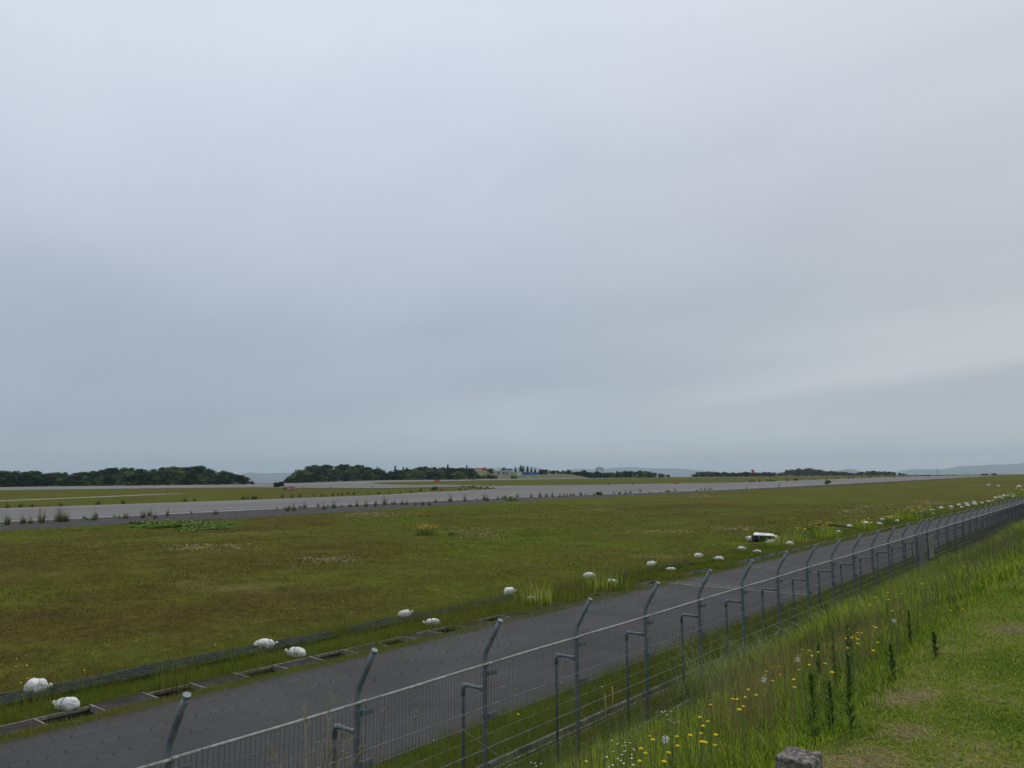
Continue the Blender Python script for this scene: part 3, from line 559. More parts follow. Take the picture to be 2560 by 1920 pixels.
# lattice tower
A = At(1496, 1060); t_ = A.thing('lattice_tower', 'steel lattice tower with square top frame and thin aerial above the trees', 'tower')
x0, x1 = A.X(1487.8), A.X(1504.2); w_ = x1 - x0; zt, zm = A.Z(1169.4), A.Z(1173.5)
for (x, y) in ((x0, 0), (x1, 0), (x0, w_), (x1, w_)):
    w = MB(); w.tube([(x, y, -1), (x, y, zt + .6)], .34, 6); w.build('leg', m_steel, t_)
w = MB()
for z in (zt, zt - 1.3, zm):
    for (a, b_) in (((x0, 0), (x1, 0)), ((x0, w_), (x1, w_)), ((x0, 0), (x0, w_)), ((x1, 0), (x1, w_))): w.tube([(*a, z), (*b_, z)], .28, 5)
w.build('top_frame', m_steel, t_)
w = MB()
for y in (0, w_):
    for (za, zb_) in ((zm, zm*.45), (zm*.45, -1)):
        w.tube([(x0, y, za), (x1, y, zb_)], .13, 5); w.tube([(x1, y, za), (x0, y, zb_)], .13, 5)
    for i in range(6): w.tube([(x0 + w_*i/6, y, zt if i % 2 else zt-1.3), (x0 + w_*(i+1)/6, y, zt-1.3 if i % 2 else zt)], .1, 4)
w.build('bracing', m_steel, t_)
w = MB(); w.tube([((x0+x1)/2, w_/2, zt), ((x0+x1)/2, w_/2, A.Z(1160.5))], .1, 5); w.tube([((x0+x1)/2 - 1.8, w_/2, zt + .9), ((x0+x1)/2 + 1.8, w_/2, zt + .9)], .1, 5)
w.tube([((x0+x1)/2 - 1.8, w_/2, zt), ((x0+x1)/2 - 1.8, w_/2, zt + .9)], .08, 5); w.tube([((x0+x1)/2 + 1.8, w_/2, zt), ((x0+x1)/2 + 1.8, w_/2, zt + .9)], .08, 5); w.build('aerial', m_steel, t_)
for cx in (-.28, .22):
    bm = bmesh.new(); bmesh.ops.create_uvsphere(bm, u_segments=14, v_segments=8, radius=1.35)
    me = bpy.data.meshes.new('dish'); bm.to_mesh(me); bm.free(); me.materials.append(m_white); o = bpy.data.objects.new('dish', me); COL.objects.link(o); o.parent = t_
    o.location = ((x0+x1)/2 + cx*w_*1.25, w_*.3, zm - 1.9); o.scale = (1, .6, 1)
A = At(1876.5, 1310); t_ = A.thing('tank_tower', 'red tank tower with a wide cap standing above the hazy treeline', 'tower')
w = MB(); w.tube([(0, 0, -1), (0, 0, A.Z(1176.8))], A.X(1879.3), 14); w.build('shaft', m_red, t_)
w = MB(); w.tube([(0, 0, A.Z(1177.0)), (0, 0, A.Z(1176.2)), (0, 0, A.Z(1174.6))], [A.X(1879.6), A.X(1880.6), A.X(1880.6)], 14); w.build('cap', m_red, t_)
w = MB(); w.tube([(0, 0, A.Z(1179.4)), (0, 0, A.Z(1178.4))], A.X(1879.3) + .12, 14); w.build('pale_band', m_pink, t_)
for p, y0, y1, lab in ((2335, 1172, 1186, 'single'), (2404, 1180.5, 1186.5, 'twin')):
    A = At(p, 880); t_ = A.thing('pylon', 'tiny hazy %s mast standing beyond the far end of the taxiway' % lab, 'mast')
    w = MB()
    for dx in ((0,) if lab == 'single' else (-2.2, 2.2)): w.tube([(dx, 0, -.5), (dx, 0, A.Z(y0))], .13, 5)
    w.build('pole', m_steel, t_); w = MB(); q = 1.2 if lab == 'single' else 2.9
    w.tube([(-q, 0, A.Z(y0)*.72), (q, 0, A.Z(y0)*.72)], .12, 5); w.build('crossarm', m_steel, t_)
A = At(2466, 900); t_ = A.thing('blast_barrier', 'long low dark barrier at the crest of the taxiway on the right', 'barrier')
w = MB(); w.box(A.X(2448), A.X(2462), 0, .6, -.5, A.Z(1184.4)); w.build('panel', m_dark, t_); w = MB(); w.box(A.X(2462.4), A.X(2467), 0, .6, -.5, A.Z(1184.0)); w.build('panel', m_grey, t_)
w = MB(); w.box(A.X(2467.4), A.X(2477), 0, .6, -.5, A.Z(1183.6)); w.build('panel', m_dark, t_)
# airfield signs
def text_mesh(name, s, size, mat, parent, loc, align='CENTER'):
    cu = bpy.data.curves.new(name, 'FONT'); cu.body = s; cu.size = size; cu.align_x = align; cu.align_y = 'CENTER'; cu.extrude = .01; cu.resolution_u = 3
    tmp = bpy.data.objects.new('tmp', cu); COL.objects.link(tmp); bpy.context.view_layer.update()
    me = bpy.data.meshes.new_from_object(tmp); bpy.data.objects.remove(tmp); bpy.data.curves.remove(cu)
    me.transform(Matrix.Rotation(math.pi/2, 4, 'X')); me.materials.clear(); me.materials.append(mat)
    o = bpy.data.objects.new(name, me); COL.objects.link(o); o.parent = parent; o.location = loc; return o
r = math.hypot(-228.9, 161.8); A = At(725.5, r); t_ = A.thing('runway_sign', 'red and black airfield sign reading T2 28-10 beyond the taxiway', 'sign')
kk = A.k; zb0, zb1 = .35, .35 + 8.0*kk
def sx_(p): return A.X(p)
w = MB(); w.box(sx_(711.5), sx_(740), .02, .5, zb0 - .1, zb1 + .15); w.build('housing', m_pink, t_)
w = MB(); w.box(sx_(712.2), sx_(719.2), -.03, .0, zb0, zb1); w.build('black_face', m_blk, t_)
w = MB(); w.box(sx_(719.4), sx_(739.3), -.03, .0, zb0, zb1); w.build('red_face', m_sred, t_)
text_mesh('lettering', 'T2', (zb1-zb0)*.92, plain('sign_yellow', (.62, .58, .40)), t_, (sx_(715.7), -.05, (zb0+zb1)/2))
text_mesh('lettering', '28-10', (zb1-zb0)*.98, m_white, t_, (sx_(729.4), -.05, (zb0+zb1)/2))
for p in (713.5, 726, 738): w = MB(); w.box(sx_(p)-.06, sx_(p)+.06, .1, .25, -.3, zb0 - .1); w.build('leg', m_steel, t_)
for p, r, w0, w1, y0, y1, lab in ((1091, 525, 1085.5, 1098.5, 1199.2, 1205.2, 'orange back of a runway sign on the grass island beside the runway'), (1684, 370, 1677.5, 1690.5, 1204, 1210.8, 'orange back of an airfield sign on the grass right of the connecting taxiway')):
    A = At(p, r); t_ = A.thing('sign_back', lab, 'sign')
    w = MB(); w.box(A.X(w0), A.X(w1), 0, .4, max(.2, A.Z(y1)), A.Z(y0)); w.build('panel', m_orange, t_)
    for q in (.2, .8): w = MB(); xx = A.X(w0 + (w1-w0)*q); w.box(xx-.06, xx+.06, .1, .25, -.3, max(.2, A.Z(y1))); w.build('leg', m_steel, t_)
for i, (p, y, c_) in enumerate(((830, 1219.5, 'r'), (930, 1219, 'd'), (761, 1219.2, 'd'))):
    A = At(p, 335); t_ = A.thing('edge_marker', ['small red edge marker', 'small dark edge marker right of the red one', 'small dark edge marker right of the red airfield sign'][i] + ' at the connecting taxiway', 'marker')
    w = MB(); w.tube([(0, 0, -.2), (0, 0, .35)], .07, 8); w.build('stem', m_steel, t_); w = MB(); w.tube([(0, 0, .35), (0, 0, .7)], [.32, .26], 8); w.build('head', m_red if c_ == 'r' else m_dark, t_)

# ------------------------------------------------------------------ perimeter fence
FX, FY0, FN, SL = -6.41, 1.418, 37, .0032
fence = thing('perimeter_fence', 'grey steel mesh fence with angled barbed wire arms along the perimeter road', 'fence', (FX, 0, 0))
pm = MB(); pm.tube([(0, 0, -.45), (0, 0, 1.0), (0, 0, 1.865), (.008, 0, 1.92), (.028, 0, 1.972), (.14, 0, 2.165), (.245, 0, 2.345)], .0305, 14)
post0 = pm.build('post', m_galv, fence, True)
def cap_flat(o):
    for p in o.data.polygons:
        if len(p.vertices) > 4: p.use_smooth = False
cap_flat(post0)
cm = MB(); cm.tube([(.237, 0, 2.332), (.252, 0, 2.357)], .0335, 14); capo = cm.build('end_cap', m_galv, post0)
for z in (1.70, 1.20, .62):
    c_ = MB(); c_.box(.052, .060, .02, .17, z-.032, z+.032); c_.tube([(.062, .075, z), (.07, .075, z)], .011, 6); c_.tube([(.062, .14, z), (.07, .14, z)], .011, 6)
    c_.tube([(.0, 0, z-.03), (.0, 0, z+.03)], .0375, 12); c_.box(.028, .052, .015, .055, z-.028, z+.028)
    c_.build('clamp_plate', m_galv, post0)
bm_ = MB(); bm_.tube([(-.36, 0, -.45), (-.36, 0, 1.44), (-.352, 0, 1.485), (-.33, 0, 1.505), (-.29, 0, 1.51), (-.034, 0, 1.51)], .0222, 10)
brace0 = bm_.build('brace', m_galv, fence, True)
e_ = MB(); e_.tube([(-.36, 0, 1.38), (-.36, 0, 1.47), (-.345, 0, 1.505), (-.28, 0, 1.512)], .0285, 10); e_.build('elbow_joint', m_galv, brace0, True)
e_ = MB(); e_.tube([(-.075, 0, 1.51), (-.034, 0, 1.51)], .0285, 10); e_.build('collar', m_galv, brace0, True)
wp = MB(); XW = .046
for i in range(41):
    y = .02 + i*.0512; wp.tube([(XW, y, .13), (XW, y, 1.80)], .0022, 4, False)
panel0 = wp.build('mesh_panel', m_wire, fence)
wv = MB(); z = 1.80
for k in range(1, 11):
    z = 1.814 - k*.1625
    th = .0045 if k in (3, 6) else .0022
    wv.tube([(XW+.004, 0, z), (XW+.004, 2.09, z)], th, 6, False)
wv.build('cross_wire', m_wire_l, panel0)
def part_copy(o, loc, parent=fence):
    c = copy_tree(o, parent); c.location = loc; return c
for k in range(0, FN):
    y = FY0 + 2*k; loc = (0, y, SL*y)
    for o in (post0, brace0, panel0):
        if k == 0: o.location = loc
        else: part_copy(o, loc)
part_copy(post0, (0, FY0 + 31.1, SL*32.5)); part_copy(brace0, (0, FY0 + 31.1, SL*32.5))
w = MB(); w.box(.066, .074, 31.47, 32.50, .35, 1.86); o = w.build('blank_panel', m_galv, fence)
YE = FY0 + 2*FN
w = MB()
for k in range(FN):
    a, b_ = FY0 + 2*k + .03, FY0 + 2*k + 2.03 - .006
    w.tube([(XW+.006, a + (b_-a)*i/4, 1.814 + SL*(a + (b_-a)*i/4) + .004*math.sin(k*2.1+i)) for i in range(5)], .0160, 8)
    w.tube([(XW+.006, b_-.03, 1.814 + SL*b_), (XW+.006, b_+.035, 1.814 + SL*b_)], .0195, 8)
w.build('top_rail', m_rail, fence, True)
w = MB()
for k in range(FN):
    a = FY0 + 2*k + .03; w.tube([(XW+.02, a, .20 + SL*a), (XW+.02, a+.95, .19 + SL*a + .01*math.sin(k*3.)), (XW+.02, a + 1.97, .20 + SL*a)], .021, 8)
w.build('bottom_rail', m_rail, fence, True)
for (bx, bz) in ((.080, 2.02), (.155, 2.155), (.225, 2.28)):
    w = MB(); pts = []
    y = FY0 - 3
    while y < YE:
        ph = ((y - FY0) % 2)/2; sag = -.022*math.sin(math.pi*ph)*(1+.4*noise.noise((y*.2, bz, 0)))
        pts.append((bx + .034, y, bz + SL*y + sag)); y += .125
    w.tube(pts, .0018, 4, False)
    for p in pts:
        if p[1] > 45: continue
        for q in range(4):
            a = random.uniform(0, 6.28); d = (math.cos(a)*.016, random.uniform(-.01, .01), math.sin(a)*.016)
            w.tube([(p[0]-d[0], p[1]-d[1], p[2]-d[2]), (p[0]+d[0], p[1]+d[1], p[2]+d[2])], .0016, 3, False)
    w.build('barbed_wire', m_barb, fence)
t_ = thing('notice_sign', 'pale weathered notice board with dark writing hung on the perimeter fence', 'sign', (FX + .075, 33.65, 1.34))
w = MB(); w.box(0, .006, -.42, .42, -.42, .40); w.build('board', plain('weathered_board', (.26, .255, .20)), t_)
m_ink = plain('faded_ink', (.06, .058, .035)); w = MB(); rr = random.Random(5)
for cy in (-.2, .02, .24):
    z = .30
    while z > (-.05 if cy == .24 else -.25):
        for q in range(4):
            a, b_ = rr.uniform(-.06, .02), rr.uniform(-.055, .03)
            if q % 2: w.box(.0065, .009, cy+a, cy+a+.07, z+b_, z+b_+.014)
            else: w.box(.0065, .009, cy+a+.04, cy+a+.054, z+b_-.03, z+b_+.04)
        z -= .13
w.build('lettering', m_ink, t_)

# ------------------------------------------------------------------ drains
w = MB(); Y0, Y1 = -6, 110
dr = thing('drainage_channel', 'open concrete drainage channel between the road verge and the sandbags', 'drain', (-15.01, 0, 0))
w.box(-.31, -.262, Y0, Y1, -.56, -.06); w.build('far_wall', m_concd, dr); w = MB(); w.box(-.315, -.258, Y0, Y1, -.06, -.006); w.build('far_rim', m_concl, dr)  # shade of the open cells put into the wall colour, so they look deep
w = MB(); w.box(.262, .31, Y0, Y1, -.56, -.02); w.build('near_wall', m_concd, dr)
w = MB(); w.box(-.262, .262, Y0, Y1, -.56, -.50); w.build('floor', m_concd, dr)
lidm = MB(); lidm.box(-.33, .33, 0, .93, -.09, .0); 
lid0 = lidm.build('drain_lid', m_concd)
for (a, b_) in ((-.040, .0), (.932, .972)):
    e_ = MB(); e_.box(-.318, .318, a, b_, -.10, .014); e_.build('end_beam', m_concl, lid0)
NTH = ['first', 'second', 'third', 'fourth', 'fifth', 'sixth', 'seventh', 'eighth', 'ninth', 'tenth', 'eleventh', 'twelfth', 'thirteenth', 'fourteenth', 'fifteenth', 'sixteenth', 'seventeenth', 'eighteenth', 'nineteenth', 'twentieth', 'twenty-first', 'twenty-second', 'twenty-third', 'twenty-fourth', 'twenty-fifth', 'twenty-sixth', 'twenty-seventh', 'twenty-eighth', 'twenty-ninth', 'thirtieth']
i = 0; y = 4.72
while y < 62 and i < len(NTH):
    o = lid0 if i == 0 else copy_tree(lid0)
    o.location = (-15.01 + random.uniform(-.015, .015), y, .0 + random.uniform(-.012, .006)); o.rotation_euler = (random.uniform(-.012, .012), 0, random.uniform(-.012, .012))
    tag(o, 'dark concrete slab over the drainage channel, %s slab from the left edge' % NTH[i], 'drain cover', 'slabs over the drainage channel'); i += 1; y += 1.925 if y < 14 else 1.93
w = MB(); gt = thing('fence_gutter', 'narrow dark concrete gutter running between the fence and the road', 'gutter', (-7.51, 0, 0))
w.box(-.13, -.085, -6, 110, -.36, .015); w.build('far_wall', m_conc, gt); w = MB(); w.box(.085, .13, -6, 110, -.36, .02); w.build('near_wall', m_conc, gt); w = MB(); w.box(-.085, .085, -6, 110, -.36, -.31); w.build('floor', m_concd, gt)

# ribbed netting rolled out along the edge of the field
def netting(y0, y1, label):
    V = []; n = int((y1-y0)/.12); m = 57
    for i in range(n+1):
        y = y0 + (y1-y0)*i/n; wob = .10*noise.noise((y*.35, 7, 0)) + .03*noise.noise((y*1.6, 2, 0)); hh = .12 + .06*noise.noise((y*.5, 1, 3))
        for j in range(m):
            s = j/(m-1); rib = .034*math.cos(2*math.pi*s*5)
            x = -16.93 + .60*s + wob + rib*.6; z = .05 + hh*(1-s)**.8*(.85 if s > .05 else .55) + rib + .012*noise.noise((y*2.2, s*4, 0))
            V.append((x, y, z))
    ix = np.arange((n+1)*m).reshape(n+1, m); F = np.stack([ix[:-1, :-1], ix[:-1, 1:], ix[1:, 1:], ix[1:, :-1]], -1).reshape(-1, 4)
    tag(np_mesh('ribbed_netting', np.array(V), F, None, m_net, smooth=False), label, 'netting', 'ribbed netting along the field')
netting(-2, 13.2, 'dark ribbed netting along the field edge, nearest length with the first three bags')
netting(13.6, 22.5, 'dark ribbed netting half buried in grass behind the fourth and fifth bags')
netting(22.9, 34, 'dark ribbed netting, farthest length almost swallowed by grass')

# ------------------------------------------------------------------ sandbags
def bag_mesh(seed, L_=.64, Wd=.40, H=.27, fold=.5):
    rb = random.Random(seed); nu, nv = 44, 40; V = []; ox = rb.uniform(0, 50)
    for i in range(nu+1):
        u = i/nu; xx = (u - .5)*L_
        pr = max(.0, 1 - abs(2*u - 1)**3.2)**.55
        if u < .22: pr = min(pr, .30 + .70*float(sst(u/.22)))*(1 if u > .01 else .25)
        if u > .985: pr = max(pr, .25)
        for j in range(nv):
            a = 2*math.pi*j/nv; ca, sa = math.cos(a), math.sin(a)
            y = Wd/2*pr*math.copysign(abs(ca)**.8, ca); z = H/2*pr*math.copysign(abs(sa)**.85, sa)
            n_ = noise.noise((xx*5 + ox, y*5, z*5)); wr = noise.noise((xx*22 + ox, y*9, z*14))
            k = 1 + .17*n_ + .15*abs(wr) + .10*math.sin(a*9 + ox)*max(0, 1 - u*2.4) + .05*math.sin(a*8 + ox)*max(0, u*3 - 2)
            y *= k; z *= k
            z = z + H/2*.9; z = max(z, .0 + .012*n_)
            if z < .06: y *= 1 + .25*(1 - z/.06)*pr
            z -= fold*.14*max(0, (u-.62))**1.2*2
            V.append((xx + .02*n_, y + .05*math.sin(u*3+ox), max(z, -.01)))
    F = [(i*nv+j, i*nv+(j+1) % nv, (i+1)*nv+(j+1) % nv, (i+1)*nv+j) for i in range(nu) for j in range(nv)] + [tuple(range(nv))[::-1], tuple(nu*nv + j for j in range(nv))]
    return V, F
bag_protos = []
for s in range(6):
    V, F = bag_mesh(s*7+3, random.uniform(.62, .80), random.uniform(.36, .42), random.uniform(.26, .33), random.uniform(0, 1))
    b_ = MB(); b_.add(V, F); bo = b_.build('sandbag', m_bag, None, True)
    nk = MB(); x0 = min(v[0] for v in V); y0 = V[0][1]; zz = .10
    nk.tube([(x0 + .035, y0, zz), (x0 - .005, y0, zz + .02), (x0 - .045, y0 + .01, zz + .05), (x0 - .085, y0 + .02, zz + .085), (x0 - .10, y0 + .02, zz + .10)], [.062, .030, .040, .052, .018], 9)
    nk.build('tied_neck', m_bag, bo, True)
    tw = MB(); tw.tube([(x0 + .008, y0 + .034*math.cos(a), zz + .022 + .034*math.sin(a)) for a in np.linspace(0, 6.28, 12)], .009, 5); tw.build('tie_cord', m_tie, bo)
    if s % 2 == 0:
        st = MB(); ii = int(44*.42); ring = [V[ii*40 + j] for j in range(40)]; ring = ring + ring[:1]
        st.tube([(p[0] + .02*(k % 5)/5, p[1]*1.02, p[2]*1.02 + .004) for k, p in enumerate(ring)], .0085, 5); st.build('strap', m_tie, bo)
    bag_protos.append(bo)
used_b = set()
def put_bag(k, x, y, z, rz, s, label, grp='white sandbags along the drainage channel', tilt=0):
    p = bag_protos[k]; o = p if k not in used_b else copy_tree(p); used_b.add(k)
    o.location = (x, y, z); o.rotation_euler = (tilt, random.uniform(-.08, .08), rz); o.scale = (s, s, s*random.uniform(1.05, 1.35)); return tag(o, label, 'sandbag', grp)
field_n = drain_n = 0; clus = 0
CL = ['white sandbag behind the left end of the white topped box', 'white sandbag just right of the white topped box', 'white sandbag behind and right of the white topped box', 'white sandbag lying in front of the white topped box']
FARB = ['lone white sandbag out on the turf near the right edge, nearest to the fence', 'lone white sandbag out on the turf, farthest from the fence', 'small lone white sandbag on the turf between two others']
seqf = sorted([b for b in BAGS[:-3] if not (48 < b[1] < 49.6 or b[:2] == (-17.23, 46.70))], key=lambda b: b[1])
for i, b in enumerate(BAGS):
    x, y = b[0] - .18, b[1] + .06; k = (i*5 + 1) % 6; z = hz1(x, y) - .01; big = 1.0 if y < 60 else (1.12 if y < 110 else 1.35)
    if b in seqf:
        fld = b[0] < (-16.15 if y < 50 else -17.1)
        if fld:
            z += .09 if y < 33 else .04; lab = 'white sandbag in the row on the field side, %s from the left' % NTH[field_n]; field_n += 1
            rz = random.uniform(3.5, 4.3)
        else:
            lab = 'white sandbag in the row beside the drain slabs, %s from the left' % NTH[drain_n]; drain_n += 1
            rz = random.uniform(.35, 1.1)
        put_bag(k, x, y, z, rz, 0.62*big*random.uniform(.92, 1.1), lab)
    elif i >= len(BAGS) - 3: put_bag(k, x, y, z, 1.0, 1.8, FARB[i - len(BAGS) + 3], 'lone sandbags on the turf')
    else: put_bag(k, x, y, z, [0, 2.2, .4, .8][clus], .90, CL[clus], 'sandbags around the white topped box'); clus += 1
# white topped box held down by sandbags, and its fallen frame
bx = thing('equipment_box', 'low black box under a white tilted board surrounded by sandbags', 'box', (-18.55, 48.2, 0), R(38)); bx.scale = (.82, .82, .84)
w = MB(); w.add([(-.85, -.55, .50), (.75, -.62, .42), (.98, .45, .50), (-.42, .62, .60), (-.85, -.55, .53), (.75, -.62, .45), (.98, .45, .53), (-.42, .62, .63)], [(0, 1, 2, 3), (4, 7, 6, 5), (0, 4, 5, 1), (1, 5, 6, 2), (2, 6, 7, 3), (3, 7, 4, 0)]); w.build('top_board', m_board, bx)
w = MB(); w.box(-.72, .8, -.40, .5, 0, .38); w.build('body', m_black, bx)
w = MB(); w.box(-.45, -.36, -.50, -.44, -.1, .47); w.build('front_peg', m_wood, bx)
w = MB(); w.tube([(-1.25, -.7, .05), (-.9, -.62, .16), (-.2, -.7, .2), (.6, -.72, .1), (1.0, -.5, .03)], [.05, .09, .1, .09, .04], 8); w.build('tarp_skirt', m_black, bx)
w = MB(); w.box(-1.12, -1.05, -.82, -.76, -.1, .36); w.build('side_peg', m_wood, bx)
t_ = thing('tarp_roll', 'thin black rolled sheet curving through the grass before the white topped box', 'rolled sheet', (-17.3, 46.1, 0), R(38))
w = MB(); w.tube([(-1.3, -.2, .03), (-.9, -.34, .05), (0, -.42, .06), (.8, -.3, .07), (1.2, -.02, .05), (1.25, .2, .02)], [.02, .04, .045, .05, .05, .02], 8); w.build('roll', m_black, t_, True)
t_ = thing('sagging_frame', 'black sagging frame of rolled sheet on pale pegs, right of the box', 'frame', (-18.2, 61.0, -.03), R(38)); t_.scale = (.9, .9, .75)
w = MB(); w.tube([(-1.75, .5, .12), (-1.9, .1, .25), (-1.75, -.35, .2), (-1.2, -.55, .1)], [.07, .11, .10, .05], 8); w.build('near_bend', m_black, t_, True)
w = MB(); w.tube([(-1.7, .2, .25), (-1.1, .5, .2), (-.8, .8, .42), (-.4, .95, .56), (.4, .75, .46), (1.3, .5, .32), (2.2, .2, .18), (2.35, -.1, .03)], [.05, .06, .08, .08, .08, .07, .06, .04], 8); w.build('long_rail', m_black, t_, True)
w = MB(); w.tube([(-1.2, -.55, .08), (-.2, -.6, .06), (1.2, -.35, .05)], .04, 8); w.build('front_rail', m_black, t_, True)
for (px_, py_, hh) in ((-1.62, .2, .62), (-.42, .95, .78), (-.36, .9, .4), (1.35, .5, .36)):
    w = MB(); w.box(px_-.025, px_+.025, py_-.025, py_+.025, -.1, hh); w.build('peg', m_wood, t_)

# ------------------------------------------------------------------ boundary stone
bst = thing('boundary_stone', 'lichened square concrete boundary post at the bottom edge of the grass', 'boundary post', (-1.056, 3.0, 2.4), R(1))
bm = bmesh.new(); bmesh.ops.create_cube(bm, size=1); bmesh.ops.scale(bm, vec=(.135, .145, .9), verts=bm.verts)
bmesh.ops.bevel(bm, geom=bm.edges[:], offset=.012, segments=2, affect='EDGES', profile=.5)
bmesh.ops.subdivide_edges(bm, edges=[e for e in bm.edges if e.calc_length() > .05], cuts=14, use_grid_fill=True)
for v in bm.verts:
    n_ = noise.noise(v.co*14)*.003 + noise.noise(v.co*60)*.0030; v.co += v.co.normalized()*n_
    if v.co.z > .40: v.co.z += .003*noise.noise(v.co*30)
me = bpy.data.meshes.new('stone'); bm.to_mesh(me); bm.free(); me.materials.append(m_stone); me.polygons.foreach_set('use_smooth', [True]*len(me.polygons))
o = bpy.data.objects.new('stone', me); COL.objects.link(o); o.parent = bst; o.location = (0, 0, .225)
w = MB(); w.box(-.050, -.004, -.080, -.0735, .50, .618); w.build('label_plate', plain('pale_plate', (.5, .55, .6)), bst)

# ------------------------------------------------------------------ grass (uncountable)
def scat(n, x0, x1, y0, y1, p=1.0):
    return np.stack([rng.uniform(x0, x1, n), y0 + (y1 - y0)*rng.uniform(0, 1, n)**p], 1)
def onground(xy, dz=-.01): return np.concatenate([xy, (hz(xy[:, 0], xy[:, 1]) + dz)[:, None]], 1)
_ph = rng.uniform(0, 6.28, (12, 2)); _dr = rng.uniform(0, 6.28, 12)
def fieldnoise(xy, sc):
    """smooth pseudo-noise in 0..1 for patchiness"""
    s = np.zeros(len(xy))
    for i in range(12):
        f = (1 + .55*i)/sc; s += np.sin(f*(xy[:, 0]*math.cos(_dr[i]) + xy[:, 1]*math.sin(_dr[i])) + _ph[i, 0])/(1 + .3*i)
    return np.clip(.5 + s*.16, 0, 1)
# lawn by the path
xy = scat(150000, -2.1, 1.6, 2.2, 19, 1.15)
bare = np.zeros(len(xy))
for bx_, by_, br in BARE: bare = np.maximum(bare, np.clip(1.25 - np.hypot((xy[:, 0]-bx_)*1.3, (xy[:, 1]-by_)*.8)/br, 0, 1))
keep = rng.uniform(0, 1, len(xy)) > bare*.55; xy = xy[keep]; bare = bare[keep]; n = len(xy); fn = fieldnoise(xy, 1.6)
o = blades('lawn_grass', onground(xy), rng.uniform(.03, .085, n)*(.6 + .7*fn)*(1 - .4*bare), rng.uniform(.004, .008, n), rng.uniform(.01, .085, n), rng.uniform(0, 6.28, n), np.clip(rng.normal(.40, .24, n) + bare*.55, 0, 1), m_gl); tag(o, kind='stuff')
# dead flat straw lying on the bare spots
q = np.concatenate([np.stack([rng.normal(bx_, br*.42, 900), rng.normal(by_, br*.6, 900)], 1) for bx_, by_, br in BARE]); n = len(q); h = rng.uniform(.008, .03, n)
o = blades('dead_straw', onground(q), h, .005, rng.uniform(.03, .10, n), rng.uniform(0, 6.28, n), rng.uniform(0, 1, n), m_straw); tag(o, kind='stuff')
# unmown grass on the bank
def bank(n, y0, y1, p, ws, hs):
    xy = scat(n, -6.75, -1.25, y0, y1, p); edge = -1.62 + .28*(fieldnoise(xy, 1.1) - .5)*2
    xy = xy[(xy[:, 0] < edge) | (rng.uniform(0, 1, n) < .06)]; n = len(xy); fn = fieldnoise(xy*1.0, 2.2); f2 = fieldnoise(xy + 40, .8)
    prof = np.interp(xy[:, 0], [-6.8, -6.0, -4.5, -2.6, -1.9, -1.2], [.34, .46, .50, .40, .26, .10] if y0 > 10 else [.13, .20, .36, .36, .26, .10])
    h = prof*(.50 + .75*fn)*(.6 + .7*f2)*rng.uniform(.55, 1.25, n)*hs
    return xy, h, rng.uniform(.0035, .008, n)*ws, n, fn
for (nb, y0, y1, p, ws, hs) in ((135000, 1.6, 13, 1.35, 1.0, .78), (70000, 13, 32, 1.3, 2.0, 1.25), (52000, 32, 80, 1.3, 4.2, 1.5)):
    xy, h, w_, n, fn = bank(nb, y0, y1, p, ws, hs)
    o = blades('bank_grass', onground(xy, -.02), h, w_, h*rng.uniform(.1, 1.15, n), rng.uniform(0, 6.28, n), np.clip(rng.normal(.38, .26, n) + (fn-.5)*.25, 0, 1), m_gb); tag(o, kind='stuff')
# seed stalks rising above the bank
xy = scat(7000, -6.3, -1.9, 1.6, 60, 1.5); n = len(xy); h = rng.uniform(.45, .95, n)
o = blades('seed_stalks', onground(xy), h, .004 + xy[:, 1]*.00022, h*rng.uniform(.15, .6, n), rng.uniform(0, 6.28, n), rng.uniform(0, 1, n)*.6 + .3, m_weed, curl=.2); tag(o, kind='stuff')
# rusty sorrel haze
RUST = [(-3.54, 8.77, .35), (-3.69, 9.71, .4), (-2.93, 8.78, .35), (-2.60, 8.88, .3), (-3.03, 11.08, .5), (-2.92, 6.96, .3), (-2.4, 5.9, .25)]
P = np.concatenate([np.stack([rng.normal(x, s*.55, 120), rng.normal(y, s*.7, 120)], 1) for x, y, s in RUST]); n = len(P); h = rng.uniform(.35, .72, n)
o = blades('rusty_seed_heads', onground(P), h, rng.uniform(.003, .006, n), h*rng.uniform(.05, .3, n), rng.uniform(0, 6.28, n), rng.uniform(0, 1, n), m_rust, curl=.2); tag(o, kind='stuff')
# rough grass between fence and road, and along the drain
def strip(name, n, x0, x1, y0, y1, p, h0, h1, wk, mat=m_gv, tm=.42, rag=0.0):
    xy = scat(n, x0, x1, y0, y1, p)
    if rag: xy[:, 0] += rng.normal(0, rag, n)*rng.uniform(0, 1, n)
    k = ~(((xy[:, 0] > -15.30) & (xy[:, 0] < -14.72)) | ((xy[:, 0] > -7.6) & (xy[:, 0] < -7.42))); xy = xy[k]; n = len(xy)
    fn = fieldnoise(xy, 1.4); h = rng.uniform(h0, h1, n)*(.45 + 1.1*fn); w_ = rng.uniform(.004, .007, n)*np.maximum(1, xy[:, 1]*wk)
    o = blades(name, onground(xy), h, w_, h*rng.uniform(.2, .9, n), rng.uniform(0, 6.28, n), np.clip(rng.normal(tm, .2, n) + (fn-.5)*.3, 0, 1), mat); return tag(o, kind='stuff')
strip('verge_grass', 52000, -8.95, -6.45, 3, 26, 1.4, .06, .24, .09)
strip('verge_grass', 26000, -8.95, -6.45, 26, 80, 1.4, .08, .26, .07)
strip('roadside_grass', 34000, -14.68, -14.22, 2, 40, 1.4, .025, .08, .09, rag=.2, tm=.5)
strip('roadside_grass', 34000, -16.40, -15.30, 2, 40, 1.35, .06, .24, .09, tm=.45)
strip('roadside_grass', 11000, -17.0, -16.2, 2, 34, 1.15, .10, .42, .09, tm=.45)
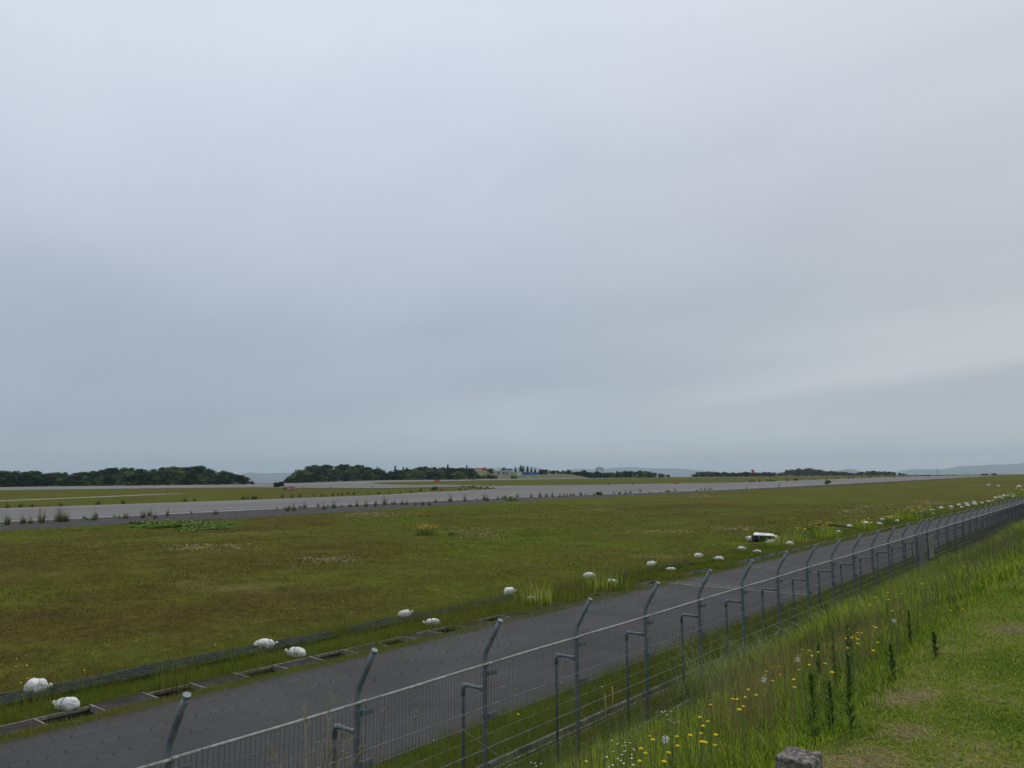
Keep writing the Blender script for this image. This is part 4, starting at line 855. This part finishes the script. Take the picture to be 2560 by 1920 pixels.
for yy, k_ in ((9.5, 180), (13.2, 350), (16.4, 400), (19.2, 600), (22, 900), (25, 900), (29, 900), (34, 900)):
    q = np.stack([rng.normal(-15.0, .22, k_), rng.normal(yy, .35 + yy*.012, k_)], 1); h = rng.uniform(.06, .26, k_)
    tag(blades('drain_weeds', onground(q), h, np.maximum(.006, yy*.0006), h*rng.uniform(.2, .9, k_), rng.uniform(0, 6.28, k_), rng.uniform(.2, .8, k_), m_gv), kind='stuff')
strip('roadside_grass', 30000, -17.5, -14.35, 40, 180, 1.5, .08, .30, .06, tm=.48)
strip('roadside_grass', 26000, -17.9, -16.85, 3, 60, 1.3, .05, .22, .08, tm=.62, rag=.3)
# turf of the airfield: short grass with taller seed heads, thinning with distance
n = 230000; a = rng.uniform(R(4), R(76), n); r = 17*np.exp(rng.uniform(0, 1, n)*math.log(120/17))
xy = np.stack([-np.sin(a)*r, np.cos(a)*r], 1); k = (xy[:, 0] < -17.0 + .4*rng.normal(size=n)) & (xy[:, 0] > -76); xy = xy[k]; r = r[k]; n = len(xy); fn = fieldnoise(xy, 3.0)
h = rng.uniform(.03, .10, n)*(.5 + fn)
o = blades('airfield_turf', onground(xy), h, np.maximum(.006, r*.00042), h*rng.uniform(.3, 1.2, n), rng.uniform(0, 6.28, n), np.clip(rng.normal(.38, .22, n), 0, 1), m_turfblade); tag(o, kind='stuff')

# straw coloured dry patches in the turf
PT, RR = [], []
for cx_, cy_, ax_, ay_, bx_, by_ in DRY:
    L1, L2 = math.hypot(ax_, ay_), math.hypot(bx_, by_); m_ = int(min(6000, 60*L1*L2*(60/max(60, math.hypot(cx_, cy_)))**2 + 900)); u = rng.normal(0, .62, (m_, 2))
    q = np.stack([cx_ + u[:, 0]*ax_ + u[:, 1]*bx_, cy_ + u[:, 0]*ay_ + u[:, 1]*by_], 1); fn = fieldnoise(q, max(1.2, .12*L1)); q = q[rng.uniform(0, 1, m_) < np.clip(fn*2.6 - .75, 0, 1)]; PT.append(q)
P = np.concatenate(PT); r = np.hypot(P[:, 0], P[:, 1]); n = len(P); h = rng.uniform(.04, .13, n)
o = blades('dry_grass', onground(P), h, np.maximum(.03, r*.0016), h*rng.uniform(.5, 1.6, n), rng.uniform(0, 6.28, n), rng.uniform(0, 1, n), m_straw); tag(o, kind='stuff')

# ------------------------------------------------------------------ weeds along the taxiway
def tuft_proto(seed, tall):
    tr = np.random.default_rng(seed); n = 70; q = tr.normal(0, .13, (n, 2)); h = tr.uniform(.25, .75, n); az = np.arctan2(q[:, 1], q[:, 0]) + tr.normal(0, .5, n)
    P = np.concatenate([q, np.zeros((n, 1)) - .02], 1)
    o = blades('tall_weed', P, h, tr.uniform(.016, .034, n), h*tr.uniform(.1, .5, n), az, tr.uniform(0, .6, n), m_weed)
    k = 22 if tall else 7; q = tr.normal(0, .12, (k, 2)); hs = tr.uniform(.8, 1.45, k)*(1 if tall else .7)
    blades('seed_stem', np.concatenate([q, np.zeros((k, 1))], 1), hs, .02, hs*tr.uniform(.1, .35, k), tr.uniform(0, 6.28, k), tr.uniform(.5, 1, k), m_weed, o, curl=.2)
    return o
TP = [tuft_proto(50+i, i < 3) for i in range(5)]; used_t = set()
def put_tuft(k, x, y, s, label, group, sh=1.0):
    o = TP[k] if k not in used_t else copy_tree(TP[k]); used_t.add(k)
    o.location = (x, y, hz1(x, y)); o.rotation_euler = (0, 0, random.uniform(0, 6.28)); o.scale = (s, s, s*sh); return tag(o, label, 'weed', group)
for i, (x, y) in enumerate(TUFT_NEAR):
    big = i in (3, 4, 6, 7, 16, 18, 23, 32, 33, 43, 44, 57)
    put_tuft(i % 5 if not big else i % 3, x, y, random.uniform(.7, 1.15)*(1.3 if big else 1), 'tall dark weed tuft in the cracks along the near edge of the taxiway', 'weeds along the near taxiway edge', random.uniform(.9, 1.3))
for i, (x, y) in enumerate(TUFT_FAR):
    put_tuft(3 + i % 2 if i % 3 else i % 3, x, y, random.uniform(.9, 1.5)*(1 if y < 150 else 1.3), 'dark weed tuft along the far edge of the taxiway', 'weeds along the far taxiway edge')
for i in range(44):
    j = random.uniform(0, 1); y = 28 + 190*j**1.2; x = float(np.interp(y, [p[1] for p in TN], [p[0] for p in TN])) + random.choice((.2, .8, 1.6, 3.5))
    put_tuft(3 + i % 2, x, y, random.uniform(.35, .8), 'low dark weed tuft among the taller ones on the near taxiway edge', 'weeds along the near taxiway edge', random.uniform(.8, 1.4))
for i in range(46):
    j = random.uniform(0, 1); x = -158 + 2*noise.noise((i*.5, 0, 0)); y = 395 + 600*j**1.3
    put_tuft(3 + i % 2, x + random.uniform(-1.5, 1.5), y, random.uniform(1.6, 3.0), 'dark weeds along the rising far edge of the taxiway at the right', 'weeds on the far right taxiway edge')
for i in range(30):
    x = -204 + random.uniform(-26, 24); y = 232 + (x + 204)*-.8 + random.uniform(-6, 6)
    put_tuft(3 + i % 2, x, y, random.uniform(.8, 1.4), 'dark weeds on the tip of the grass wedge between the taxiways', 'weeds on the grass wedge tip')
def bush(name, x, y, s, label, mat=None, nl=9, sq=.8, cat='bush', grp=None, leaf=.14):
    tr = np.random.default_rng(abs(int(x*7+y*13)) % 9999); lobes = [(tr.normal(0, .32), tr.normal(0, .32), tr.uniform(.2, .8)*sq, .36, .36, .30, tr.uniform(.1, .9)) for _ in range(nl)]
    V, F, tn = leaf_cloud(lobes, 90, leaf, tr); o = np_mesh(name, V*s, F, None, mat or m_leafb, None, tn); o.location = (x, y, hz1(x, y)); return tag(o, label, cat, grp)
bush('shrub', *from_px(703, 415), 3.0, 'round dark green shrub beside the red and black airfield sign')
bush('shrub', *from_px(692, 410), 1.7, 'small upright dark shrub left of the round one by the sign', sq=1.4)
bush('shrub', -96.5, 152, 1.0, 'low dark mound of weeds on the taxiway edge', sq=.5, mat=m_weedd)
bush('shrub', -97.7, 327, 1.7, 'dark wispy shrub on the taxiway edge far to the right', mat=m_weedd, sq=1.1)
bush('shrub', *from_px(1084, 262), 1.5, 'bright green shrub on the far grass beside the taxiway', mat=m_kudzu)
# flowering clumps
def flower_clump(x, y, s, n, label, petals, leafm=m_kudzu, grp=None, hh=.55):
    tr = np.random.default_rng(abs(int(x*31+y*17)) % 9999); t_ = thing('flower_clump', label, 'flowers', (x, y, hz1(x, y)), 0, grp)
    k = 220; q = tr.normal(0, .30*s, (k, 2)); h = tr.uniform(.2, 1.0, k)*hh*s
    blades('foliage', np.concatenate([q, np.zeros((k, 1))], 1), h, .016*s + .008, h*tr.uniform(.1, .6, k), tr.uniform(0, 6.28, k), tr.uniform(0, .8, k), leafm, t_)
    V = []; q = tr.normal(0, .32*s, (n, 2)); hz_ = tr.uniform(.75, 1.15, n)*hh*s
    for (a, b_), z in zip(q, hz_):
        rr = tr.uniform(.03, .06)*(.6 + .5*s); th = tr.uniform(0, 6.28)
        V += [(a + rr*math.cos(th + i*math.pi/2), b_ + rr*math.sin(th + i*math.pi/2), z + tr.normal(0, rr*.5)) for i in range(4)]
    np_mesh('blooms', np.array(V), np.arange(len(V)).reshape(-1, 4), None, petals, t_, np.repeat(tr.uniform(0, 1, n), 4)); return t_
flower_clump(-40.4, 40.3, 1.25, 70, 'clump of orange yellow flowers standing alone in the middle of the turf', m_ora)
flower_clump(-39.0, 41.5, .5, 8, 'few small orange flowers just right of the lone clump', m_ora)
flower_clump(-86.5, 107.4, 2.0, 40, 'yellow green flowering clump at the dark shoulder of the taxiway', m_yel)
for i, (x, y, s, lab) in enumerate(((-16.9, 50.8, 1.3, 'yellow flowering clump beside the thirteenth drain side bag'), (-16.4, 53.6, 1.5, 'leafy yellow flowering clump left of the sagging frame'), (-17.6, 56.0, 1.5, 'orange flowering clump at the left end of the sagging frame'), (-16.2, 62.5, 1.3, 'yellow green clump in front of the sagging frame'), (-16.2, 70, 1.2, 'yellow green clump right of the sagging frame'),
        (-16.9, 79.3, 1.8, 'tall orange flowering clump in the middle of the far bags'), (-16.6, 82.8, 1.8, 'bright orange flowering clump topping the far green weeds'), (-16.3, 77.2, 1.6, 'yellow flowering clump left of the bright orange one'), (-16.4, 86.0, 1.6, 'yellow clump right of the bright orange one'), (-16.2, 165, 2.8, 'yellow green clump among the farthest bags'))):
    flower_clump(x, y, s, 20, lab, m_ora if 'orange' in lab else m_yel, m_gb if i % 2 else m_kudzu, 'flowering clumps along the drain')
# creeping vine patch
th = rng.uniform(0, 6.28, 5200); rr = np.sqrt(rng.uniform(0, 1, 5200)); cx = -68.6 + rr*np.cos(th)*9.6; cy = 36.8 + rr*np.sin(th)*5.6
cx += (cy - 36.8)*-.35; ok = rr < .70 + .75*(fieldnoise(np.stack([cx, cy], 1), 2.5) - .5); cx, cy, rr = cx[ok], cy[ok], rr[ok]; n = len(cx)
cz = .05 + .22*(1 - rr**2)*(.4 + fieldnoise(np.stack([cx, cy], 1), 1.6)*1.1)*rng.uniform(.6, 1.05, n)
c = np.stack([cx, cy, cz], 1); s = rng.uniform(.10, .20, n)[:, None]; nr = np.stack([rng.normal(0, .4, n), rng.normal(0, .4, n), np.ones(n)], 1); nr /= np.linalg.norm(nr, axis=1)[:, None]
a = np.cross(nr, rng.normal(size=(n, 3))); a /= np.linalg.norm(a, axis=1)[:, None]; b_ = np.cross(nr, a)
V = np.stack([c - a*s, c - b_*s, c + a*s, c + b_*s], 1).reshape(-1, 3)
o = np_mesh('creeper_patch', V, np.arange(len(V)).reshape(-1, 4), None, m_kudzu, None, np.repeat(rng.uniform(0, 1, n), 4)); tag(o, kind='stuff')

# ------------------------------------------------------------------ flowers and tall plants on the bank
def bloom_proto(kind, seed):
    tr = np.random.default_rng(seed)
    w = MB(); H = {'y': .44, 'w': .52, 'p': .47}[kind]; lx, ly = tr.normal(0, .04, 2)
    w.tube([(-lx, -ly, -.06), (-lx*.4, -ly*.5, H*.5), (0, 0, H)], [.0026, .0022, .0018], 5, False)
    if kind == 'w':
        for k in range(4): a = tr.uniform(0, 6.28); w.tube([(0, 0, H*.82), (.03*math.cos(a), .03*math.sin(a), H*.98)], .0013, 4, False)
    st = w.build({'y': 'yellow_flower', 'w': 'white_flower', 'p': 'seed_puff'}[kind], m_stem)
    V, F4 = [], []
    def petal(c, rad, n, cup, zc):
        nonlocal V, F4
        for k in range(n):
            a = 2*math.pi*k/n + tr.uniform(-.1, .1); d = np.array([math.cos(a), math.sin(a), 0]); e = np.array([-d[1], d[0], 0])
            b0 = len(V); w2 = rad*1.9/n
            V.extend([c - e*w2*.5, c + d*rad*.6 - e*w2 + [0, 0, cup*rad*.5], c + d*rad + [0, 0, cup*rad*.6 + zc], c + d*rad*.6 + e*w2 + [0, 0, cup*rad*.5]]); F4.append((b0, b0+1, b0+2, b0+3))
    if kind == 'y':
        petal(np.array([0, 0, H]), .0140, 14, .45, 0); petal(np.array([0, 0, H+.003]), .010, 10, .7, .001)
    elif kind == 'w':
        for k in range(4):
            a = k*1.57 + tr.uniform(-.4, .4); V, F4 = [], []; petal(np.array([.03*math.cos(a), .03*math.sin(a), H*.98 + tr.uniform(-.01, .01)]), .0060, 9, .1, 0)
            np_mesh('flower_head', np.array(V), np.array(F4), None, m_whi, st, tr.uniform(0, 1, len(V)))
        return st
    else:
        for k in range(60):
            d = tr.normal(size=3); d /= np.linalg.norm(d); e = np.cross(d, tr.normal(size=3)); e /= np.linalg.norm(e); c = np.array([0, 0, H + .01]); b0 = len(V)
            V.extend([c + d*.004, c + d*.014 - e*.002, c + d*.017, c + d*.014 + e*.002]); F4.append((b0, b0+1, b0+2, b0+3))
    np_mesh({'y': 'petals', 'w': 'petals', 'p': 'fluff'}[kind], np.array(V), np.array(F4), None, {'y': m_yel, 'w': m_whi, 'p': m_whi}[kind], st, tr.uniform(0, 1, len(V)))
    return st
FP = {k: [bloom_proto(k, 70 + i) for i in range(4 if k != 'p' else 1)] for k in 'ywp'}; used_f = set()
def put_flower(kind, i, x, y, label, cat, group, dz=0., s=None):
    p = FP[kind][i % len(FP[kind])]; o = p if p.name not in used_f else copy_tree(p); used_f.add(p.name)
    s = s or random.uniform(.9, 1.2); o.location = (x, y, hz1(x, y) + dz + (.03 if kind == 'y' and x > -4.5 else 0)); o.rotation_euler = (random.uniform(-.12, .12), random.uniform(-.12, .12), random.uniform(0, 6.28)); o.scale = (s, s, s); return tag(o, label, cat, group)
for i, (x, y) in enumerate(YELLOW):
    if y < 4.3: lab = 'yellow dandelion like flower low on the bank near the boundary stone'
    elif y < 6.5: lab = 'yellow dandelion like flower in the long grass beside the lawn'
    elif y < 9: lab = 'yellow dandelion like flower in the middle of the grassy bank'
    else: lab = 'yellow dandelion like flower far along the grassy bank'
    put_flower('y', i, x, y, lab, 'flower', lab.replace('flower', 'flowers', 1).replace('yellow dandelion like ', 'yellow '), -.01, random.uniform(.95, 1.15)*(1.2 if y > 8 else .92))
for i, (x, y) in enumerate(WHITE):
    lab = 'tiny white daisies on one stem ' + ('low on the bank near the bottom edge' if y < 7 else ('in the middle of the bank' if y < 13 else 'far up the bank beside the fence'))
    put_flower('w', i, x, y, lab, 'flower', lab, -.02, random.uniform(.9, 1.15)*(1.2 if y > 12 else 1))
for i, ((x, y), lab) in enumerate(zip(PUFF, ('round white seed puff above the boundary stone', 'round white seed puff among rusty grass', 'round white seed puff highest up the bank', 'round white seed puff nearest the bottom edge'))): put_flower('p', i, x, y, lab, 'seed head', 'white seed puffs')
# small flowers along the drain and gutter
for i in range(190):
    y = 4.5 + 46*random.random()**1.5; c_ = random.random()
    x = random.gauss(-17.2, .35) if c_ < .55 else (random.gauss(-15.8, .3) if c_ < .75 else random.uniform(-8.8, -6.8))
    if c_ >= .75 and y > 22: continue
    kd = 'y' if random.random() < .5 else 'w'; where = 'along the field edge beyond the road' if c_ < .55 else ('beside the drainage channel' if c_ < .75 else 'between the fence and the road')
    lab = ('small yellow flower ' if kd == 'y' else 'small white flower cluster ') + where
    put_flower(kd, i, x, y, lab, 'flower', lab, -.10 if c_ > .5 else -.06, random.uniform(1.3, 1.7)*(1.3 if y > 20 else 1))
# horseweed spikes
def spike(x, y, h, label, seed):
    tr = np.random.default_rng(seed); t_ = thing('horseweed', label, 'weed', (x, y, hz1(x, y)), tr.uniform(0, 6), 'dark leafy spikes on the bank')
    w = MB(); w.tube([(0, 0, -.05), (.01, 0, h*.5), (tr.normal(0, .02), tr.normal(0, .02), h)], [.006, .005, .002], 6); w.build('stem', m_stem, t_)
    n = 150; z = h*(.04 + .96*tr.uniform(0, 1, n)**.85); a = tr.uniform(0, 6.28, n); P = np.stack([0*z, 0*z, z], 1)
    l = .105*(1 - .55*z/h)*tr.uniform(.7, 1.2, n)
    blades('leaves', P, l*.75, .008, l*1.0, a, tr.uniform(0, 1, n), m_weedd, t_); return t_
for i, ((x, y), h, lab) in enumerate(zip(HORSE, (.46, .52, .58, .42, .50, .30, .27, .36, .22), ('dark leafy spike weed left of the second tallest one', 'second tallest dark leafy spike weed in the middle of the bank', 'tallest dark leafy spike weed on the bank', 'dark leafy spike weed just above the boundary stone', 'dark leafy spike weed right of the one above the stone', 'short dark spike weed between two taller ones', 'single dark spike weed at the edge of the lawn', 'dark bushy spike weed far up the lawn edge', 'smallest dark spike weed on the mown lawn'))):
    spike(x, y, h, lab, 200+i)
# arching tussocks
def tussock(x, y, n, h, w_, label, mat, name='grass_tussock', sp=.18, lean=(.5, 1.2), cat='grass clump', dz=0):
    tr = np.random.default_rng(abs(int(x*53+y*29)) % 9999); q = tr.normal(0, sp, (n, 2)); hh = tr.uniform(.55, 1.1, n)*h; az = np.arctan2(q[:, 1], q[:, 0]) + tr.normal(0, .6, n)
    o = blades(name, np.concatenate([q, np.zeros((n, 1)) - .02], 1), hh, tr.uniform(.6, 1.2, n)*w_, hh*tr.uniform(*lean, n), az, tr.uniform(0, 1, n), mat, curl=.25); o.location = (x, y, hz1(x, y) + dz); return tag(o, label, cat)
tussock(-5.2, 11.6, 240, 1.05, .008, 'large arching pale green grass tussock at the foot of the fence', m_pale, sp=.28)
tussock(-5.7, 14.6, 180, .95, .010, 'arching grass tussock behind the larger one beside the fence', m_pale, sp=.25)
tussock(-16.63, 13.4, 150, .75, .009, 'arching pale grass tussock between the fourth and sixth bags', m_gv)
tussock(-15.2, 8.05, 60, .75, .012, 'upright grass clump growing out of the drainage channel', m_gv, lean=(.1, .4))
for i, (x, y) in enumerate(((-16.3, 48.2), (-16.4, 44.8), (-15.8, 52.5), (-16.1, 85), (-15.4, 20.6), (-15.6, 24.6))):
    tussock(x, y, 160, .8, .02, ['tall green clump in front of the box', 'tall green clump left of the box', 'dense green weeds right of the box', 'dense green weeds among far bags', 'green clump beside the eighth slab', 'wide green clump closing over the slabs'][i], m_gb, 'weed_clump', .35, (.1, .5))
# dry plumed grass at the fence foot, lower left
pl = thing('plumed_grass', 'dry grey plumed grass clump in front of the second fence post', 'grass clump', (-5.75, 4.35, .4))
tr = np.random.default_rng(99); n = 130; q = tr.normal(0, .16, (n, 2)); h = tr.uniform(.6, 1.55, n); az = np.arctan2(q[:, 1], q[:, 0]) + tr.normal(0, .5, n)
blades('leaves', np.concatenate([q, np.zeros((n, 1))], 1), h, .007, h*tr.uniform(.2, .8, n), az, tr.uniform(0, 1, n), m_dry, pl, .2)
P, H_, A_ = [], [], []
for k in range(9):
    a = tr.uniform(0, 6.28); ln_ = tr.uniform(.25, .6); top = tr.uniform(1.5, 2.0); q0 = tr.normal(0, .08, 2)
    w = MB(); pts = [(q0[0] + ln_*s**2*math.cos(a), q0[1] + ln_*s**2*math.sin(a), top*(s - .12*s*s)) for s in np.linspace(0, 1, 7)]; w.tube(pts, [.004]*6 + [.0015], 5, False)
    w.build('stalk', plain('straw', (.30, .27, .18)) if k == 0 else bpy.data.materials['straw'], pl)
    for s in tr.uniform(.62, 1.0, 70):
        P.append((q0[0] + ln_*s**2*math.cos(a), q0[1] + ln_*s**2*math.sin(a), top*(s - .12*s*s))); H_.append(tr.uniform(.04, .13)); A_.append(a + tr.normal(0, .7))
H_ = np.array(H_); blades('plumes', np.array(P), H_, .004, H_*.9, np.array(A_), tr.uniform(0, .7, len(P)), m_dry, pl, .3)
for (x, y, z0, x1, y1, z1, lab) in ((-5.8, 5.0, .3, -5.75, 5.2, 1.93, 'tall pale straight dry stalk leaning before the fence mesh'), (-5.82, 4.98, .3, -5.9, 5.05, 1.6, 'shorter dry stalk beside the tall pale one'), (-5.55, 7.3, .4, -5.9, 6.45, 1.40, 'long pale arching dry stalk crossing the third fence post')):
    w = MB(); w.tube([(x, y, z0), ((x+x1)/2 + .02, (y+y1)/2, (z0+z1)/2 + .12), (x1, y1, z1), (x1 + .02, y1 - .08, z1 - .01)], [.0045, .004, .003, .001], 5); tag(w.build('dry_stalk', bpy.data.materials['straw'], None, True), lab, 'stalk')
for (x, y, h, lab) in ((-6.95, 11.0, .62, 'left of two yellow dry stalks behind the fence'), (-6.93, 11.2, .70, 'right of two yellow dry stalks behind the fence')):
    w = MB(); w.tube([(x, y, 0), (x, y + .01, h*.6), (x, y, h)], .009, 6); tag(w.build('yellow_stalk', plain('yellow_straw', (.42, .30, .08)), None, True), lab, 'stalk', 'yellow stalks behind the fence')
